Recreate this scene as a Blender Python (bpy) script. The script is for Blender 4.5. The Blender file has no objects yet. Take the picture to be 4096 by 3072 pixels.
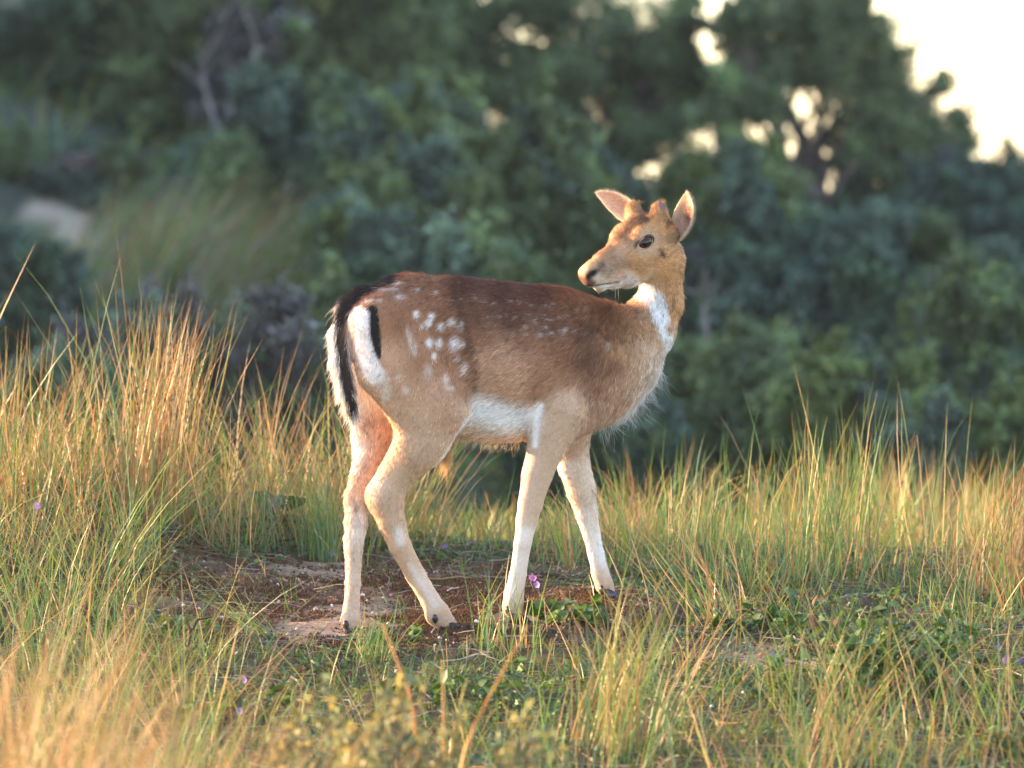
import bpy, math, os
import numpy as np

rng = np.random.default_rng(7)
R = math.radians
scene = bpy.context.scene
COL = scene.collection
ONLY = os.environ.get('SCENE_ONLY', '')          # empty: build everything

# ------------------------------------------------------------------ camera
CAM_D, CAM_H, PITCH, FPX = 14.0, 1.15, R(2.38), 23590.0
cam_data = bpy.data.cameras.new('camera')
cam = bpy.data.objects.new('camera', cam_data)
COL.objects.link(cam)
cam.location = (0, -CAM_D, CAM_H)
cam.rotation_euler = (math.pi / 2 - PITCH, 0, 0)
cam_data.sensor_width = 36.0
cam_data.lens = FPX / 4096 * 36.0
cam_data.clip_start = 0.5
cam_data.clip_end = 3000
cam_data.dof.use_dof = True
cam_data.dof.focus_distance = 13.97
cam_data.dof.aperture_fstop = cam_data.lens / 1000 / 0.050
scene.camera = cam

# ------------------------------------------------------------------ sky, sun, exposure
SUN_AZ_BACK, SUN_EL = R(14), R(12)               # sun stands to the left, 14 degrees behind the deer
SUN = np.array([-math.cos(SUN_AZ_BACK) * math.cos(SUN_EL), math.sin(SUN_AZ_BACK) * math.cos(SUN_EL), math.sin(SUN_EL)])
world = bpy.data.worlds.new('World'); scene.world = world
world.use_nodes = True
wn = world.node_tree
bg = wn.nodes['Background']
sky = wn.nodes.new('ShaderNodeTexSky')
sky.sky_type = 'NISHITA'
sky.sun_disc = False
sky.sun_elevation = SUN_EL
sky.sun_rotation = math.atan2(SUN[0], SUN[1])
sky.air_density = 0.85; sky.dust_density = 0.5; sky.ozone_density = 1.0
wn.links.new(sky.outputs[0], bg.inputs[0])
bg.inputs[1].default_value = 0.15
sd = bpy.data.lights.new('sun', 'SUN')
sd.energy = 4.6; sd.angle = R(0.6); sd.color = (1.0, 0.68, 0.38)
so = bpy.data.objects.new('sun', sd); COL.objects.link(so)
from mathutils import Vector, Matrix
so.rotation_euler = Vector(SUN).to_track_quat('Z', 'Y').to_euler()
scene.view_settings.view_transform = 'Standard'
scene.view_settings.look = 'None'
scene.view_settings.gamma = 1.0
scene.view_settings.exposure = 2.68
scene.view_settings.use_curve_mapping = False
scene.view_settings.use_white_balance = True       # camera balanced for evening shade
scene.view_settings.white_balance_temperature = 6900
scene.view_settings.white_balance_tint = 20
scene.render.engine = 'CYCLES'
scene.cycles.use_denoising = True
scene.cycles.max_bounces = 6
scene.cycles.transparent_max_bounces = 6
try:
    scene.cycles_curves.shape = 'RIBBONS'
    scene.cycles_curves.subdivisions = 2
except Exception:
    pass

# ------------------------------------------------------------------ helpers
CP, SP = math.cos(PITCH), math.sin(PITCH)
def at(px, py, y):
    """the point at depth y that stands where a survey of the place (4096 units wide) puts it"""
    r, u = (px - 2048) / FPX, (1536 - py) / FPX
    d = np.array([r, CP + u * SP, -SP + u * CP])
    return np.array([0, -CAM_D, CAM_H]) + d * ((y + CAM_D) / d[1])
def sheet(P):
    """inverse of at(): survey units of world points"""
    q = P - np.array([0, -CAM_D, CAM_H])
    f = q[:, 1] * CP - q[:, 2] * SP
    u = q[:, 1] * SP + q[:, 2] * CP
    return np.stack([2048 + FPX * q[:, 0] / f, 1536 - FPX * u / f], 1)

def tag(o, label=None, cat=None, group=None, kind=None):
    if label: o['label'] = label
    if cat: o['category'] = cat
    if group: o['group'] = group
    if kind: o['kind'] = kind
    return o
def link(name, data, parent=None, mat=None):
    o = bpy.data.objects.new(name, data)
    COL.objects.link(o)
    if parent is not None: o.parent = parent
    if mat is not None and data is not None and len(data.materials) == 0: data.materials.append(mat)
    return o
def empty(name, loc=(0, 0, 0)):
    o = bpy.data.objects.new(name, None); COL.objects.link(o); o.location = loc
    o.empty_display_size = 0.05
    return o
def mesh_np(name, V, F, cols=None, smooth=True):
    """V (n,3); F list of int arrays (m,k), all faces of one k each; cols (n,3) linear"""
    me = bpy.data.meshes.new(name)
    Fs = F if isinstance(F, list) else [F]
    Fs = [f for f in Fs if len(f)]
    me.vertices.add(len(V)); me.vertices.foreach_set('co', np.asarray(V, np.float32).ravel())
    loops = np.concatenate([f.ravel() for f in Fs]).astype(np.int32)
    tot = np.concatenate([np.full(len(f), f.shape[1]) for f in Fs]).astype(np.int32)
    me.loops.add(len(loops)); me.loops.foreach_set('vertex_index', loops)
    me.polygons.add(len(tot))
    me.polygons.foreach_set('loop_start', (np.cumsum(tot) - tot).astype(np.int32))
    me.polygons.foreach_set('loop_total', tot)
    if smooth: me.polygons.foreach_set('use_smooth', np.ones(len(tot), bool))
    me.update(calc_edges=True)
    if cols is not None:
        a = me.color_attributes.new('Col', 'FLOAT_COLOR', 'POINT')
        c = np.ones((len(V), 4), np.float32); c[:, :3] = cols
        a.data.foreach_set('color', c.ravel())
    return me

def nrm(v):
    v = np.asarray(v, float); return v / (np.linalg.norm(v, axis=-1, keepdims=True) + 1e-12)
def sstep(a, b, x):
    t = np.clip((x - a) / (b - a), 0, 1); return t * t * (3 - 2 * t)

_perm = np.random.default_rng(3).integers(0, 1 << 30, 4096)
def vnoise(x, y, s=1.0, seed=0):
    """smooth value noise -1..1"""
    x = np.asarray(x) / s; y = np.asarray(y) / s
    xi, yi = np.floor(x).astype(int), np.floor(y).astype(int)
    fx, fy = x - xi, y - yi
    fx = fx * fx * (3 - 2 * fx); fy = fy * fy * (3 - 2 * fy)
    def h(a, b): return (_perm[(a * 57 + b * 131 + seed * 977) % 4096] % 10007) / 5003.5 - 1
    return (h(xi, yi) * (1 - fx) + h(xi + 1, yi) * fx) * (1 - fy) + (h(xi, yi + 1) * (1 - fx) + h(xi + 1, yi + 1) * fx) * fy

# ------------------------------------------------------------------ materials
def material(name, col=None, attr=None, rough=0.6, trans=0.0, spec=0.3, noise=None, tcol=(1, 1, 1), sheen=0.0):
    m = bpy.data.materials.new(name); m.use_nodes = True
    nt = m.node_tree; N, L = nt.nodes, nt.links
    b = N['Principled BSDF']; out = N['Material Output']
    b.inputs['Roughness'].default_value = rough
    b.inputs['Specular IOR Level'].default_value = spec
    src = None
    if attr:
        a = N.new('ShaderNodeAttribute'); a.attribute_name = attr; src = a.outputs['Color']
    elif col is not None:
        rgb = N.new('ShaderNodeRGB'); rgb.outputs[0].default_value = (*col, 1); src = rgb.outputs[0]
    if noise:
        scale, amt = noise
        tc = N.new('ShaderNodeTexCoord')
        nz = N.new('ShaderNodeTexNoise'); nz.inputs['Scale'].default_value = scale; nz.inputs['Detail'].default_value = 4
        mr = N.new('ShaderNodeMapRange'); mr.inputs[1].default_value = 0.25; mr.inputs[2].default_value = 0.75
        mr.inputs[3].default_value = 1 - amt; mr.inputs[4].default_value = 1 + amt
        L.new(tc.outputs['Object'], nz.inputs['Vector']); L.new(nz.outputs['Fac'], mr.inputs[0])
        mx = N.new('ShaderNodeVectorMath'); mx.operation = 'SCALE'
        L.new(src, mx.inputs[0]); L.new(mr.outputs[0], mx.inputs['Scale']); src = mx.outputs[0]
    L.new(src, b.inputs['Base Color'])
    if sheen:
        b.inputs['Sheen Weight'].default_value = sheen
    if trans:
        t = N.new('ShaderNodeBsdfTranslucent'); ms = N.new('ShaderNodeMixShader'); ms.inputs[0].default_value = trans
        tm = N.new('ShaderNodeVectorMath'); tm.operation = 'MULTIPLY'; tm.inputs[1].default_value = tcol
        L.new(src, tm.inputs[0]); L.new(tm.outputs[0], t.inputs['Color'])
        L.new(b.outputs[0], ms.inputs[1]); L.new(t.outputs[0], ms.inputs[2]); L.new(ms.outputs[0], out.inputs['Surface'])
    return m
# ------------------------------------------------------------------ terrain
_py = np.array([-400, -60, -14, -7, -3, -1.5, 0, 0.9, 1.3, 1.9, 2.8, 4.0, 5.2, 7, 10, 14, 20, 30, 60, 600])
_pz = np.array([-3, -1.2, -0.55, -0.56, -0.27, -0.125, 0.0, 0.088, 0.112, 0.03, -0.12, -0.12, -0.35, -0.7, -0.8, -0.75, -0.6, -0.4, -0.6, -6])
_gy = np.linspace(-70, 130, 8001)
_gz = np.interp(_gy, _py, _pz)
_k = np.hanning(33); _k /= _k.sum()
_gz = np.convolve(np.pad(_gz, 16, mode='edge'), _k, 'valid')
FEET = [at(1408, 2535, -0.12), at(1815, 2530, -0.13), at(2062, 2482, -0.05), at(2432, 2395, 0.17)]   # hind left, hind right, fore right, fore left
def zbase(x, y):
    z = np.where(np.abs(y - 30) < 98, np.interp(y, _gy, _gz), np.interp(y, _py, _pz))
    z = z + 0.20 * np.exp(-((x + 1.25) / 0.55) ** 2 - ((y - 1.1) / 0.7) ** 2)          # mound under the tall grass
    z = z - 0.05 * np.exp(-((x - 1.2) / 0.5) ** 2 - ((y - 0.6) / 0.8) ** 2)
    A = np.interp(x, [-40, -15, -6, -2.6, 0, 2, 6], [7, 6, 3.6, 2.3, 1.1, 0.2, 0])
    z = z + A * sstep(8, 30, y)                                                         # wooded dune behind
    z = z + 8.5 * np.exp(-((x + 21) / 7.5) ** 2) * sstep(10.5, 14.5, y) * (1 - sstep(70, 110, y))   # unseen ridge added at left to shade the slope behind
    near = np.exp(-np.clip(np.abs(y), 0, 60) / 12)
    z = z + 0.05 * vnoise(x, y, 1.7, 1) * (1 - np.exp(-(x ** 2 + y ** 2) / 1.5)) + 0.25 * vnoise(x, y, 5.3, 2) * (1 - near)
    return z
_fz = [float(f[2] - zbase(f[0], f[1])) for f in FEET]
def ground_z(x, y):
    x = np.asarray(x, float); y = np.asarray(y, float)
    z = zbase(x, y)
    w = [np.exp(-((x - f[0]) ** 2 + (y - f[1]) ** 2) / 0.03) for f in FEET]
    sw = sum(w); z = z + sum(wi * d for wi, d in zip(w, _fz)) / np.maximum(sw, 0.6)
    r = np.exp(-np.clip(np.abs(y) + np.abs(x), 0, 50) / 6)
    z = z + r * (0.012 * vnoise(x, y, 0.21, 4) + 0.006 * vnoise(x, y, 0.07, 5) + 0.0025 * vnoise(x, y, 0.025, 6))
    return z
def bare(x, y):
    """1 on the trampled bare sand, 0 under the grass"""
    a = np.exp(-(((x + 0.34) / 0.56) ** 2 + ((y - 0.22) / 0.72) ** 2) ** 2)
    b = 0.9 * np.exp(-(((x - 0.55) / 0.22) ** 2 + ((y + 0.42) / 0.20) ** 2) ** 2)
    c = 0.9 * np.exp(-(((x - 0.20) / 0.28) ** 2 + ((y - 0.06) / 0.24) ** 2) ** 2)
    m = np.maximum(np.maximum(a, b), c)
    return np.clip(m + 0.35 * vnoise(x, y, 0.22, 8) * (m > 0.05), 0, 1)
def sandy(x, y):
    """where pale sand shows through the moss"""
    v = 0.6 * vnoise(x, y, 0.20, 11) + 0.5 * vnoise(x, y, 0.075, 12)
    pts = [(-0.42, -0.10, .16, .10), (0.05, -0.07, .16, .08), (-0.33, 0.16, .13, .08), (-0.47, 0.62, .16, .09), (0.42, 0.06, .12, .08), (-0.72, -0.22, .14, .09), (0.6, -0.5, .12, .12)]
    g = sum(np.exp(-((x - a) / sx) ** 2 - ((y - b) / sy) ** 2) for a, b, sx, sy in pts)
    v2 = 0.55 * vnoise(x, y, 0.030, 13) + 0.35 * vnoise(x, y, 0.012, 14)
    return np.clip(0.75 * g + v * 0.6 + v2 * .55 - 0.02, 0, 1)

def axis(lo, hi, fine, d0, grow):
    a = [0.0]
    while a[-1] < hi - fine: a.append(a[-1] + d0 * (1 + grow * max(0, len(a) * d0 - 1)))
    return a
def graded(lo, hi, a, b, d0, g=1.07):
    mid = list(np.arange(a, b + 1e-9, d0))
    up, d = [], d0
    p = mid[-1]
    while p < hi: d *= g; p += d; up.append(p)
    dn, d = [], d0
    p = mid[0]
    while p > lo: d *= g; p -= d; dn.append(p)
    return np.array(dn[::-1] + mid + up)
gx = graded(-240, 240, -1.5, 1.5, 0.014); gy = graded(-80, 320, -2.6, 1.6, 0.016, 1.022)
GX, GY = np.meshgrid(gx, gy, indexing='ij')
GZ = ground_z(GX, GY)
V = np.stack([GX, GY, GZ], -1).reshape(-1, 3)
nx, ny = len(gx), len(gy)
I = np.arange(nx * ny).reshape(nx, ny)
F = np.stack([I[:-1, :-1], I[1:, :-1], I[1:, 1:], I[:-1, 1:]], -1).reshape(-1, 4)
b_ = bare(V[:, 0], V[:, 1]); s_ = sandy(V[:, 0], V[:, 1])
DX_S, DY_S = 2.52, 19.3
dune = np.exp(-((V[:, 0] + DX_S + (V[:, 1] - DY_S) * .55) / 0.20) ** 2 - ((V[:, 1] - DY_S) / 0.65) ** 2)            # blown-out sand on the far slope
far = sstep(3, 9, V[:, 1])
sand = np.array([0.35, 0.25, 0.17]); moss = np.array([0.115, 0.066, 0.042]); soil = np.array([0.060, 0.055, 0.028]); wood = np.array([0.055, 0.066, 0.048])
c = soil[None] * (1 + 0.35 * vnoise(V[:, 0], V[:, 1], 0.06, 21)[:, None])
cb = moss[None] * (1 - s_[:, None]) + sand[None] * s_[:, None]
c = c * (1 - b_[:, None]) + cb * b_[:, None]
c = c * (1 - far[:, None]) + wood[None] * far[:, None]
hn = sstep(0.35, 0.6, dune + 0.25 * vnoise(V[:, 0], V[:, 1], 0.3, 31))[:, None]
c = c * (1 - hn) + np.array([0.46, 0.36, 0.25])[None] * hn
V_GROUND_MIN, V_GROUND_MAX = V[:, 2].min(), V[:, 2].max()
me = mesh_np('ground', V, F, np.clip(c, 0.005, 1))
m_ground = material('sand_moss_soil', attr='Col', rough=0.95, spec=0.1, noise=(60, 0.35))
nt = m_ground.node_tree
nz = nt.nodes.new('ShaderNodeTexNoise'); nz.inputs['Scale'].default_value = 420; nz.inputs['Detail'].default_value = 3
bp = nt.nodes.new('ShaderNodeBump'); bp.inputs['Strength'].default_value = 0.5; bp.inputs['Distance'].default_value = 0.004
tc = nt.nodes.new('ShaderNodeTexCoord')
nt.links.new(tc.outputs['Object'], nz.inputs['Vector']); nt.links.new(nz.outputs['Fac'], bp.inputs['Height'])
nt.links.new(bp.outputs[0], nt.nodes['Principled BSDF'].inputs['Normal'])
g_ob = link('ground', me, None, m_ground)
tag(g_ob, 'sandy dune ground with brown moss patches and soil', kind='structure')
# ------------------------------------------------------------------ the deer
YAW = R(25)
BF = np.array([math.cos(YAW), math.sin(YAW), 0]); BL = np.array([-math.sin(YAW), math.cos(YAW), 0])   # forward, left (far side)
PXM = 1685.0
def dm(px): return math.tan(YAW) * (px - 2048) / PXM              # depth of the body's middle plane
prims = []                                                         # (type, data, k, group, flow)
NCH = [0]
def cone(a, ra, b, rb, grp, k=0.03, flat=None, flow=None, ch=None):
    """tapered capsule; a, b = (px, py, depth); radii in survey units; flat = (axis, factor)"""
    A, B = at(*a), at(*b)
    fl = nrm(B - A) if flow is None else np.asarray(flow, float)
    if ch is None: NCH[0] += 1; ch = NCH[0]
    prims.append(dict(A=A, B=B, ra=ra / PXM, rb=rb / PXM, k=k, g=grp, flat=flat, flow=fl, ch=ch))
def chain(pts, grp, k=0.03, flat=None, flow=None):
    NCH[0] += 1; ch = NCH[0]
    for (p, q) in zip(pts[:-1], pts[1:]):
        cone(p[:3], p[3], q[:3], q[3], grp, k, flat, flow, ch)
back = nrm(-BF + np.array([0, 0, -0.35]))
# trunk
fl = (BL, 0.70)
chain([(1650, 1300, dm(1650), 188), (1800, 1398, dm(1800), 272), (1990, 1440, dm(1990), 292), (2190, 1448, dm(2190), 280), (2370, 1452, dm(2370), 226)], 'body', 0.03, fl, back)
chain([(1480, 1262, dm(1480), 105), (1600, 1245, dm(1600), 128), (1850, 1255, dm(1850), 128), (2230, 1275, dm(2230), 108), (2420, 1310, dm(2420), 90)], 'body', 0.04, (BL, 0.95), back)
chain([(2390, 1462, dm(2390), 203), (2452, 1465, dm(2452), 168), (2518, 1450, dm(2518), 132)], 'body', 0.04, (BL, 0.80), nrm([0.1, 0, -1]))
chain([(1820, 1640, dm(1820), 106), (2050, 1640, dm(2050), 106), (2290, 1630, dm(2290), 104), (2400, 1590, dm(2400), 86)], 'belly', 0.05, (BL, 0.9), back)
# neck
chain([(2492, 1402, dm(2475), 165), (2585, 1312, 0.135, 124), (2640, 1205, 0.13, 92), (2645, 1110, 0.125, 82), (2640, 1010, 0.115, 70)], 'neck', 0.024, (nrm([0.5, -0.85, 0]), 0.92), nrm([-0.1, 0, -1]))
# hips and thighs
nh, fh = -0.085, 0.085
def side(px, off): return dm(px) + off * math.cos(YAW)
chain([(1560, 1330, side(1560, -.060), 150), (1640, 1470, side(1640, -.085), 165), (1700, 1600, side(1700, -.085), 160), (1695, 1745, side(1700, -.085), 112)], 'hind_near', 0.035, (BL, 0.62), nrm([-0.25, 0, -1]))
chain([(1480, 1330, side(1480, -.045), 92), (1520, 1480, side(1520, -.070), 92), (1620, 1600, side(1620, -.080), 80)], 'hind_near', 0.03, (BL, 0.8), nrm([-0.2, 0, -1]))
chain([(1745, 1640, side(1720, -.085), 120), (1660, 1800, side(1700, -.085), 86), (1580, 1925, side(1700, -.075), 62), (1537, 2005, side(1700, -.070), 58)], 'hind_near', 0.03, (BL, 0.75))
chain([(1600, 1830, side(1700, -.08), 50), (1500, 1965, side(1700, -.072), 34)], 'hind_near', 0.02, (BL, 0.7))
chain([(1542, 1992, side(1700, -.07), 74), (1565, 2085, side(1720, -.07), 56), (1600, 2185, side(1750, -.07), 44), (1662, 2300, side(1780, -.065), 40), (1722, 2402, -0.135, 39), (1750, 2455, -0.135, 50), (1788, 2498, -0.132, 40)], 'hind_near', 0.015, (BL, 0.85))
FARK = 'hind_far'
chain([(1530, 1340, side(1530, .055), 140), (1560, 1480, side(1560, .08), 150), (1580, 1620, side(1580, .08), 140), (1560, 1720, side(1580, .08), 110)], FARK, 0.035, (BL, 0.62), nrm([-0.15, 0, -1]))
chain([(1440, 1380, side(1440, .045), 70), (1450, 1560, side(1450, .07), 72), (1480, 1720, side(1480, .075), 72)], FARK, 0.03, (BL, 0.8), nrm([-0.05, 0, -1]))
chain([(1570, 1640, side(1560, .08), 120), (1500, 1800, side(1500, .08), 82), (1455, 1920, side(1440, .07), 58), (1430, 2000, side(1420, .06), 48)], FARK, 0.03, (BL, 0.8))
chain([(1428, 1990, side(1420, .06), 46), (1424, 2090, side(1415, .055), 44), (1414, 2200, side(1410, .05), 35), (1412, 2330, side(1410, .05), 30), (1406, 2430, -0.122, 32), (1402, 2480, -0.12, 40), (1406, 2512, -0.12, 34)], FARK, 0.015, (BL, 0.9))
cone((1395, 2160, side(1415, .05)), 18, (1400, 2180, side(1415, .05)), 18, FARK, 0.01)
# forelegs
chain([(2330, 1330, side(2330, -.055), 120), (2335, 1480, side(2335, -.085), 150), (2300, 1600, side(2300, -.09), 140), (2225, 1690, side(2225, -.085), 105)], 'body', 0.035, (BL, 0.50), nrm([-0.45, 0, -1]))
chain([(2240, 1640, side(2240, -.085), 110), (2185, 1790, side(2185, -.08), 76), (2148, 1900, side(2150, -.075), 62), (2122, 2012, side(2120, -.07), 50), (2108, 2080, side(2110, -.07), 44), (2090, 2180, -0.055, 35), (2072, 2300, -0.052, 34), (2056, 2375, -0.05, 40), (2052, 2425, -0.05, 43), (2062, 2460, -0.05, 33)], 'fore_near', 0.018, (BL, 0.86))
chain([(2290, 1600, side(2290, .085), 120), (2280, 1760, side(2280, .08), 80), (2295, 1860, side(2290, .08), 66), (2325, 1960, side(2310, .085), 60), (2345, 2050, side(2330, .085), 46), (2365, 2130, 0.16, 36), (2385, 2220, 0.165, 33), (2402, 2295, 0.168, 36), (2418, 2340, 0.17, 37), (2432, 2372, 0.17, 30)], 'fore_far', 0.018, (BL, 0.86))
# tail
chain([(1455, 1190, dm(1455), 46), (1395, 1235, dm(1395), 42), (1362, 1330, dm(1380) - .02, 38), (1362, 1440, dm(1380) - .03, 36), (1385, 1560, dm(1390) - .03, 32), (1412, 1660, dm(1400) - .03, 18)], 'tail', 0.012, (nrm([0.4, -0.9, 0]), 0.8))
# head: local frame, origin between the eyes
HO = at(2526, 960, 0.06)
HY, HP = R(40), R(26)
hF = np.array([-math.cos(HY) * math.cos(HP), -math.sin(HY) * math.cos(HP), -math.sin(HP)])
hE = np.array([math.sin(HY), -math.cos(HY), 0])
hU = np.array([-math.cos(HY) * math.sin(HP), -math.sin(HY) * math.sin(HP), math.cos(HP)])
def hl(f, u, l): return HO + f * hF + u * hU + l * hE
def hcone(a, ra, b, rb, k=0.012, flat=None, flow=None):
    NCH[0] += 1
    prims.append(dict(ch=NCH[0], A=hl(*a), B=hl(*b), ra=ra, rb=rb, k=k, g='head', flat=flat, flow=(-hF if flow is None else np.asarray(flow, float))))
hcone((-.075, -.012, 0), .047, (-.030, -.008, 0), .051, 0.02, (hE, 1.08))          # braincase
hcone((-.030, .000, 0), .042, (.030, -.012, 0), .039, 0.02, (hE, 1.16))            # forehead
hcone((.020, -.015, 0), .040, (.095, -.016, 0), .0315, 0.015, (hE, 0.92))          # bridge
hcone((.090, -.016, 0), .0315, (.150, -.013, 0), .0265, 0.012, (hE, 0.95))         # muzzle
hcone((.132, -.014, .013), .0195, (.159, -.011, .010), .0180, 0.006)               # nostril wings
hcone((.132, -.014, -.013), .0195, (.159, -.011, -.010), .0180, 0.006)
hcone((.110, -.030, 0), .023, (.160, -.028, 0), .0165, 0.008, (hE, 1.15))          # upper lip
for s in (1, -1):
    hcone((-.050, -.078, s * .016), .034, (.050, -.070, s * .008), .026, 0.018)    # jaw
hcone((.030, -.071, 0), .027, (.090, -.060, 0), .0215, 0.012, (hE, 1.1))
hcone((.080, -.056, 0), .022, (.138, -.050, 0), .0155, 0.010, (hE, 1.15))          # lower lip, chin
for s in (1, -1):
    hcone((-.006, .014, s * .037), .021, (.008, .010, s * .040), .018, 0.012)      # brow over the eye
    hcone((-.014, -.022, s * .034), .030, (.030, -.030, s * .024), .025, 0.018)    # cheek
    hcone((-.030, -.040, s * .030), .032, (.020, -.045, s * .022), .026, 0.02)
    hcone((-.050, .000, s * .030), .026, (-.067, .028, s * .043), .0225, 0.016, None, hU)   # stump of the cast antler
    hcone((-.067, .028, s * .043), .0225, (-.073, .042, s * .046), .0200, 0.006, None, hU)
    hcone((-.075, -.030, s * .036), .022, (-.086, -.030, s * .047), .016, 0.014)   # ear root
hcone((-.060, -.060, 0), .040, (-.075, -.090, .005), .042, 0.03)                   # throat

def sd_prim(p, P):
    A, B, ra, rb = p['A'], p['B'], p['ra'], p['rb']
    q = P - A; ab = B - A
    sc = 1.0
    if p['flat'] is not None:
        n, s = p['flat']
        n = np.asarray(n, float)
        q = q + (q @ n)[..., None] * (1 / s - 1) * n
        ab = ab + (ab @ n) * (1 / s - 1) * n
        sc = min(1.0, s)
    t = np.clip((q @ ab) / max(ab @ ab, 1e-9), 0, 1)
    d = np.sqrt(((q - t[..., None] * ab) ** 2).sum(-1)) - (ra + (rb - ra) * t)
    return d * (0.5 + 0.5 * sc)

def sdf_grid(h):
    lo = np.min([np.minimum(p['A'], p['B']) - max(p['ra'], p['rb']) * 1.25 for p in prims], 0) - 0.02
    hi = np.max([np.maximum(p['A'], p['B']) + max(p['ra'], p['rb']) * 1.25 for p in prims], 0) + 0.02
    n = np.ceil((hi - lo) / h).astype(int) + 1
    D = np.full(n, 0.5, np.float32)
    for c_id in sorted({p['ch'] for p in prims}):
        ps = [p for p in prims if p['ch'] == c_id]
        k = ps[0]['k']
        m = max(max(p['ra'], p['rb']) for p in ps) * 1.25 + k + 0.012
        i0 = np.maximum(((np.min([np.minimum(p['A'], p['B']) for p in ps], 0) - m - lo) / h).astype(int), 0)
        i1 = np.minimum(((np.max([np.maximum(p['A'], p['B']) for p in ps], 0) + m - lo) / h).astype(int) + 2, n)
        s = tuple(slice(a, b) for a, b in zip(i0, i1))
        C = np.full(i1 - i0, 0.5, np.float32)
        for p in ps:
            m = max(p['ra'], p['rb']) * 1.25 + k + 0.012
            a0 = np.maximum(((np.minimum(p['A'], p['B']) - m - lo) / h).astype(int), 0)
            a1 = np.minimum(((np.maximum(p['A'], p['B']) + m - lo) / h).astype(int) + 2, n)
            ax = [lo[j] + h * np.arange(a0[j], a1[j]) for j in range(3)]
            P = np.stack(np.meshgrid(*ax, indexing='ij'), -1).astype(np.float32)
            q = tuple(slice(a - o, b - o) for a, b, o in zip(a0, a1, i0))
            d = sd_prim(p, P).astype(np.float32); e = C[q]; kk = 0.006
            hh = np.maximum(kk - np.abs(e - d), 0) / kk
            C[q] = np.minimum(e, d) - hh * hh * kk * 0.25
        e = D[s]
        hh = np.maximum(k - np.abs(e - C), 0) / k
        D[s] = np.minimum(e, C) - hh * hh * k * 0.25
    return D, lo

def surface_nets(D, lo, h):
    S = D < 0
    n = np.array(D.shape)
    c = np.zeros(n - 1, np.uint8)
    for dx in (0, 1):
        for dy in (0, 1):
            for dz in (0, 1):
                c += S[dx:n[0] - 1 + dx, dy:n[1] - 1 + dy, dz:n[2] - 1 + dz]
    act = (c > 0) & (c < 8)
    ijk = np.argwhere(act)
    ids = np.full(act.shape, -1, np.int32); ids[act] = np.arange(len(ijk))
    acc = np.zeros((len(ijk), 3)); cnt = np.zeros(len(ijk))
    cor = [(a, b, d) for a in (0, 1) for b in (0, 1) for d in (0, 1)]
    for a in cor:
        for ax in range(3):
            if a[ax]: continue
            b = list(a); b[ax] = 1
            va = D[tuple((ijk + a).T)]; vb = D[tuple((ijk + b).T)]
            x = (va < 0) != (vb < 0)
            t = va / np.where(x, va - vb, 1)
            pos = np.array(a)[None] + np.zeros((len(ijk), 3)); pos[:, ax] = t
            acc[x] += pos[x]; cnt[x] += 1
    V = lo + h * (ijk + acc / cnt[:, None])
    G = np.stack(np.gradient(D), -1)[tuple(ijk.T)]
    Q = []
    for ax in range(3):
        o = [j for j in range(3) if j != ax]
        sl0 = [slice(1, -1)] * 3; sl1 = [slice(1, -1)] * 3
        sl0[ax] = slice(0, n[ax] - 1); sl1[ax] = slice(1, n[ax])
        a = S[tuple(sl0)]; b = S[tuple(sl1)]
        e = np.argwhere(a != b)
        inside = a[tuple(e.T)]
        e[:, o[0]] += 1; e[:, o[1]] += 1
        def cell(d0, d1):
            q = e.copy(); q[:, o[0]] -= d0; q[:, o[1]] -= d1
            return ids[tuple(q.T)]
        q = np.stack([cell(1, 1), cell(0, 1), cell(0, 0), cell(1, 0)], 1)
        flip = inside if ax != 1 else ~inside
        q[~flip] = q[~flip][:, ::-1]
        Q.append(q)
    Q = np.concatenate(Q)
    fn = np.cross(V[Q[:, 2]] - V[Q[:, 0]], V[Q[:, 3]] - V[Q[:, 1]])
    bad = (fn * G[Q].sum(1)).sum(1) < 0
    Q[bad] = Q[bad][:, ::-1]
    return V, Q

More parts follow.
